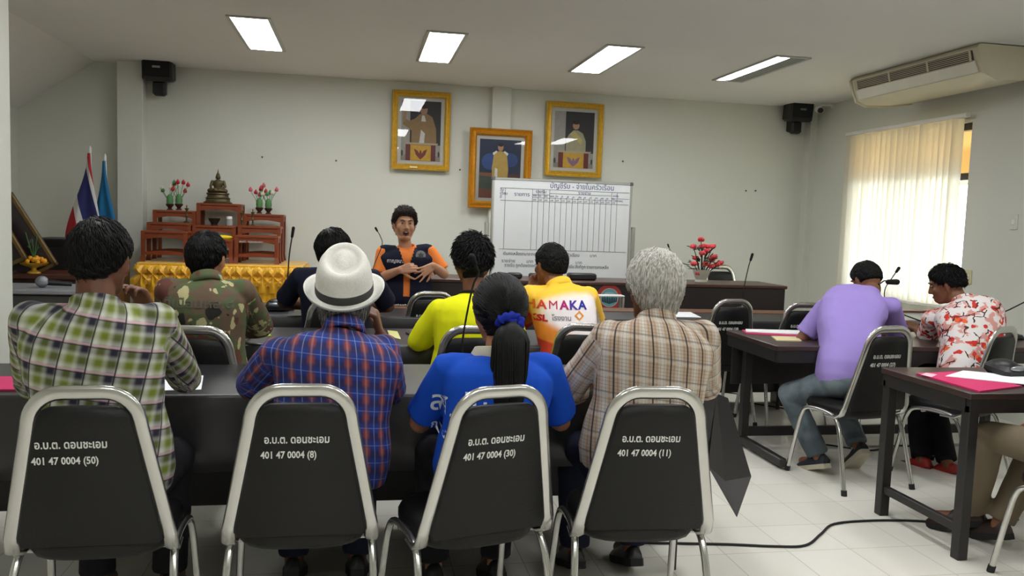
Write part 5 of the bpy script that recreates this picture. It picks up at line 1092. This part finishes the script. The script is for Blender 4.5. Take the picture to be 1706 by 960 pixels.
# ---------------------------------------------------------------- second row
J = seated(-.67, 3.98, 0, neck=(-.685, 3.97, 1.10), world=1, head=(-.695, 4.03, 1.203), shw=.162, shz=-.05, elL=(-.90, 4.16, .86), wrL=(-.76, 4.38, .81), elR=(-.46, 4.16, .86), wrR=(-.58, 4.38, .81))
t, bo, so, _, _ = person('person in brown and green camouflage shirt seen from behind', J, (-.67, 3.98, 0), 'tan', camo(), T_dark, S_black, HK(seed=13, thick=.013, nape=-.62), wide=.96, sleeve='long', hp=(-.08, 0, -.3), seed=5)
cling('ทีเมือนหล.๘', .058, plain('faded grey print', '#5b5a4e'), so, t, -.03, .985, -.5, xs=1.15)
J = seated(.56, 4.10, 0, neck=(.585, 4.12, 1.04), world=1, head=(.575, 4.17, 1.215), shw=.178, shz=-.085, elL=(.315, 4.21, .79), wrL=(.44, 4.46, .80), elR=(.83, 4.21, .79), wrR=(.74, 4.46, .80))
t, bo, so, J, HM = person('person in bright yellow tee with black neckband and spiky black hair', J, (.56, 4.10, 0), 'brown', plain('bright yellow tee', '#dfe010'), T_dark, S_black, HK(seed=17, lift=.55, length=.040, n=1700, droop=0., thick=.013, nape=-.60, top=1.4), wide=1.08, sleeve='half', hp=(.0, 0, .06), seed=6, head_k=1.07, collar=False)
nk = J['neck'] - V((.56, 4.10, 0)); MB().tube([nk + V((.070 * math.cos(a), .068 * math.sin(a), +.012 - .010 * math.sin(a))) for a in [2 * PI * j / 30 for j in range(30)]], .008, 8, closed=True).build('neckband', plain('black neckband', '#151515'), t)
J = seated(1.16, 4.24, 0, neck=(1.085, 4.38, 1.075), world=1, head=(1.055, 4.46, 1.185), shw=.165, shz=-.055, elL=(.93, 4.62, .83), wrL=(.975, 4.60, 1.02), elR=(1.36, 4.58, .84), wrR=(1.22, 4.72, .80))
t, bo, so, _, _ = person('person in yellow white and orange printed sports shirt with lettering', J, (1.16, 4.24, 0), 'brown', sport(), T_dark, S_black, HK(seed=19, length=.02, thick=.013, nape=-.60), wide=.94, sleeve='short', hp=(-.10, .05, .42), hands={'L': dict(d=(.35, .25, .8), pn=(.3, -.9, 0), curl=.75)}, seed=7, fold=.004)
bx, by = 1.16, 4.24
for k, (s, c) in enumerate((('T', '#e8a02c'), ('H', '#e2762c'), ('A', '#d6492f'), ('M', '#c1304a'), ('A', '#a8286a'), ('K', '#4a3a98'), ('A', '#2f3596'))): p = at((874, 889, 904, 921.5, 939, 954, 969.5)[k], 515, 4.22); cling(s, .064, plain('print letter ' + c, c), so, t, p.x - bx, p.z, -.6, xs=1.05, bold=0. if s == 'M' else .0021)
p = at(899, 535, 4.22); cling('KSL', .046, plain('red print', '#c4242c'), so, t, p.x - bx, p.z, -.6, xs=1.1, bold=.0025); p = at(934, 533, 4.22); cling('โรงงาน', .036, plain('grey print', '#8b8791'), so, t, p.x - bx, p.z, -.6)
p = at(963, 531, 4.22); cling('◇', .05, plain('orange print', '#e3953a'), so, t, p.x - bx, p.z, -.6, bold=.002)
# ---------------------------------------------------------------- far desk and speaker
J = seated(-.13, 5.24, 0, neck=(-.13, 5.14, 1.10), world=1, head=(-.155, 5.20, 1.190), shw=.21, shz=-.06, elL=(-.46, 5.34, .86), wrL=(-.28, 5.62, .80), elR=(.20, 5.34, .84), wrR=(.04, 5.62, .80))
person('person in dark navy shirt mostly hidden behind the white hat', J, (-.13, 5.24, 0), 'dark', plain('dark navy shirt', '#14172a'), T_dark, S_black, HK(seed=23, thick=.026, length=.05, nape=-.7), wide=1.2, deep=1.1, sleeve='short', hp=(-.05, 0, .1), head_k=1.12, seed=8)
sy = 6.48; A = lambda px, py, y=sy: at(px, py, y)
nk = A(677, 413); J = dict(neck=nk, head=A(674, 373, sy - .03), pel=V((nk.x, sy + .0, .76)), waist=V((nk.x, sy + .01, .90)), chest=V((nk.x, sy + .01, 1.06)))
J.update(shR=A(639, 420), shL=A(714, 419), elR=A(634, 463, sy - .06), elL=A(740, 457, sy - .04), wrR=A(666, 450, sy - .24), wrL=A(722, 443, sy - .22))
for s, q in (('R', -1), ('L', 1)): J['hp' + s] = V((nk.x + q * .085, sy, .72)); J['kn' + s] = V((nk.x + q * .09, sy - .01, .40)); J['an' + s] = V((nk.x + q * .09, sy + .03, .085)); J['toe' + s] = J['an' + s] + V((q * .03, -.16, -.05))
base = V((nk.x, sy, 0)); orange = plain('orange polo', '#ee8740'); navy = plain('navy vest', '#15182c')
t, bo, so, J, HM = person('person standing and speaking in navy vest over orange polo, hands raised', J, base, 'light', orange, T_navy, S_black, None, wide=1.06, deep=1.12, sleeve='short', female=True, mouth=1.0, hp=(.02, -.03, PI + .10), hands={'R': dict(d=(.9, -.2, .22), pn=(0, .9, -.3), curl=.42, side=-1), 'L': dict(d=(-.72, -.25, -.42), pn=(-.2, .9, -.1), spread=.35, curls=(.05, .12, .25, .4))}, body_vox=.0048, seed=9, fold=.004)
hair(t, M.Translation(-base) @ HM, hair_mat('dark brown hair', '#15100e', '#33251d'), seed=29, thick=.010, length=.040, lift=.45, crown=(0, .72, .7), n=1700, nape=-.9, side=.05, front=.68, top=2.6, wid=.003)
# vest: open front shell over the shirt
g = MB(); torso(g, J, .016, 1.10, 1.14, 0.); nv = J['neck']
for s in 'LR': sh = J['sh' + s]; g.cap(nv + (sh - nv) * .25 - V((0, 0, .03)), sh - V((0, 0, .004)) - (sh - nv) * .06, .054, .062, 14)
me = remesh(g, .0085, 4); folds(me, .004, 3.); loc_mesh(me, base); bm = bmesh.new(); bm.from_mesh(me); ln_ = nv - base; kill = []
for f in bm.faces:
    c = f.calc_center_median(); dz = ln_.z - c.z
    if c.y < ln_.y + .02 and abs(c.x - ln_.x - .0) < (.062 - .34 * dz if dz < .11 else .024 + .012 * max(0, dz - .2)) : kill.append(f)
    elif dz < .0 and (c.xy - ln_.xy).length < .085: kill.append(f)
bmesh.ops.delete(bm, geom=kill, context='FACES'); bm.to_mesh(me); bm.free(); vo = link_mesh('vest', me, navy, t); q = vo.modifiers.new('th', 'SOLIDIFY'); q.thickness = .004
cling('กาญจนา', .040, plain('white embroidery', '#cfd3dc'), vo, t, A(657, 434).x - base.x, A(657, 436).z, .0, (0, 1, 0), .9)
pe = A(699, 425); em_ = MB().lathe([(.040, -.003), (.040, .003), (.034, .0035), (.034, .003)], 22, (0, 0, 0), rotm(PI / 2)); bv = BVHTree.FromPolygons([v.co.copy() for v in me.vertices], [tuple(p.vertices) for p in me.polygons]); hit = bv.ray_cast(V((pe.x - base.x, -.8, pe.z)), V((0, 1, 0)))[0] or V((pe.x - base.x, -.15, pe.z))
eo = em_.xf(M.Translation(hit + V((0, -.004, 0))) @ rotm(0, 0, .25).to_4x4()).build('round_badge', mat('silver grey badge', '#8e9294', .6, var=.25, vs=60.), t)
MB().prism([(.028 * math.cos(a) * (1 if k % 2 else .6), .028 * math.sin(a) * (1 if k % 2 else .6)) for k, a in enumerate([j * PI / 6 for j in range(12)])], -.006, -.004).xf(M.Translation(hit + V((0, -.004, 0))) @ rotm(0, 0, .25).to_4x4()).build('badge_figure', mat('dark badge relief', '#4f5658', .6), eo)
# ---------------------------------------------------------------- right hand tables
A = at
nk = A(1446, 492, 4.60); J = seated(2.80, 4.24, .14, neck=nk, world=1, head=A(1443, 466, 4.74), shw=.185, shz=-.05, shy=-.03)
J.update(shL=V(A(1375, 512, 4.62)), shR=V(A(1484, 510, 4.52)), elL=V(A(1336, 566, 4.66)), wrL=V(A(1392, 562, 4.74)), elR=V(A(1497, 566, 4.70)), wrR=V(A(1432, 558, 4.82)), pel=V((2.80, 4.25, .53)))
J['waist'] = V((2.83, 4.30, .72)); J['chest'] = V((2.91, 4.46, .91))
J.update(hpL=V((2.72, 4.28, .545)), knL=V(A(1315, 656, 4.50)), anL=V(A(1366, 765, 4.34)), toeL=V(A(1366, 765, 4.34)) + V((.06, -.05, -.055)) * 0 + V((-.02, .15, -.055)), hpR=V((2.90, 4.26, .545)), knR=V((2.95, 4.66, .50)), anR=V(A(1432, 748, 4.34)), toeR=V(A(1432, 748, 4.34)) + V((.01, .12, -.11)))
person('person in plain purple shirt and jeans leaning over the folding table', J, (2.80, 4.24, 0), 'brown', plain('purple polo', '#9a86ca'), jeans(), mat('dark canvas shoe', '#20242c', .7), HK(seed=31, thick=.012, length=.022, nape=-.32), wide=1.0, sleeve='short', hp=(-.5, 0, .12), seed=10, fold=.005, hem=.0, sole=mat('pale rubber sole', '#b9b29c', .6))
nk = A(1606, 503, 4.48); J = seated(3.52, 4.24, .45, neck=nk, world=1, head=A(1577, 472, 4.60))
J.update(shL=V(A(1553, 530, 4.62)), shR=V(A(1650, 522, 4.36)), elL=V(A(1545, 566, 4.74)), wrL=V(A(1528, 549, 4.86)), elR=V(A(1655, 590, 4.55)), wrR=V(A(1600, 585, 4.8)), pel=V((3.54, 4.24, .53)), waist=V((3.60, 4.27, .70)), chest=V((3.66, 4.36, .88)))
J.update(anL=V(A(1535, 770, 4.42)), anR=V(A(1580, 780, 4.3)), knL=V(A(1530, 672, 4.60)), knR=V((3.62, 4.66, .53))); J['toeL'] = J['anL'] + V((-.06, .14, -.055)); J['toeR'] = J['anR'] + V((-.06, .14, -.055))
person('person in white shirt with red floral print looking down to the left', J, (3.52, 4.24, 0), 'brown', floral(), T_dark, mat('red sandal', '#a3281f', .5), HK(seed=37, lift=.45, droop=0., length=.036, nape=-.5), wide=1.0, sleeve='short', hp=(-.35, 0, .75), seed=11, sole=mat('dark red sole', '#6d1b16', .6))
J = seated(2.95, 2.76, 0, neck=(3.0, 2.84, 1.10), world=1, shw=.175)
J.update(elL=V((2.76, 2.78, .80)), elR=V((3.24, 2.78, .80)), wrL=V((2.86, 2.96, .66)), wrR=V((3.10, 2.96, .66)), knL=V((2.80, 3.16, .54)), knR=V((3.10, 3.18, .54)), anL=V(A(1618, 856, 3.34)), anR=V((2.93, 3.22, .09))); J['toeL'] = J['anL'] + V((-.10, .12, -.05)); J['toeR'] = J['anR'] + V((-.02, .15, -.05))
person('person in khaki trousers and brown shoes, only the legs inside the photo', J, (2.95, 2.76, 0), 'brown', plain('grey shirt', '#77787c'), plain('khaki trousers', '#6f6350'), mat('dark brown leather', '#2e1d17', .45), HK(seed=41), sleeve='short', seed=12)
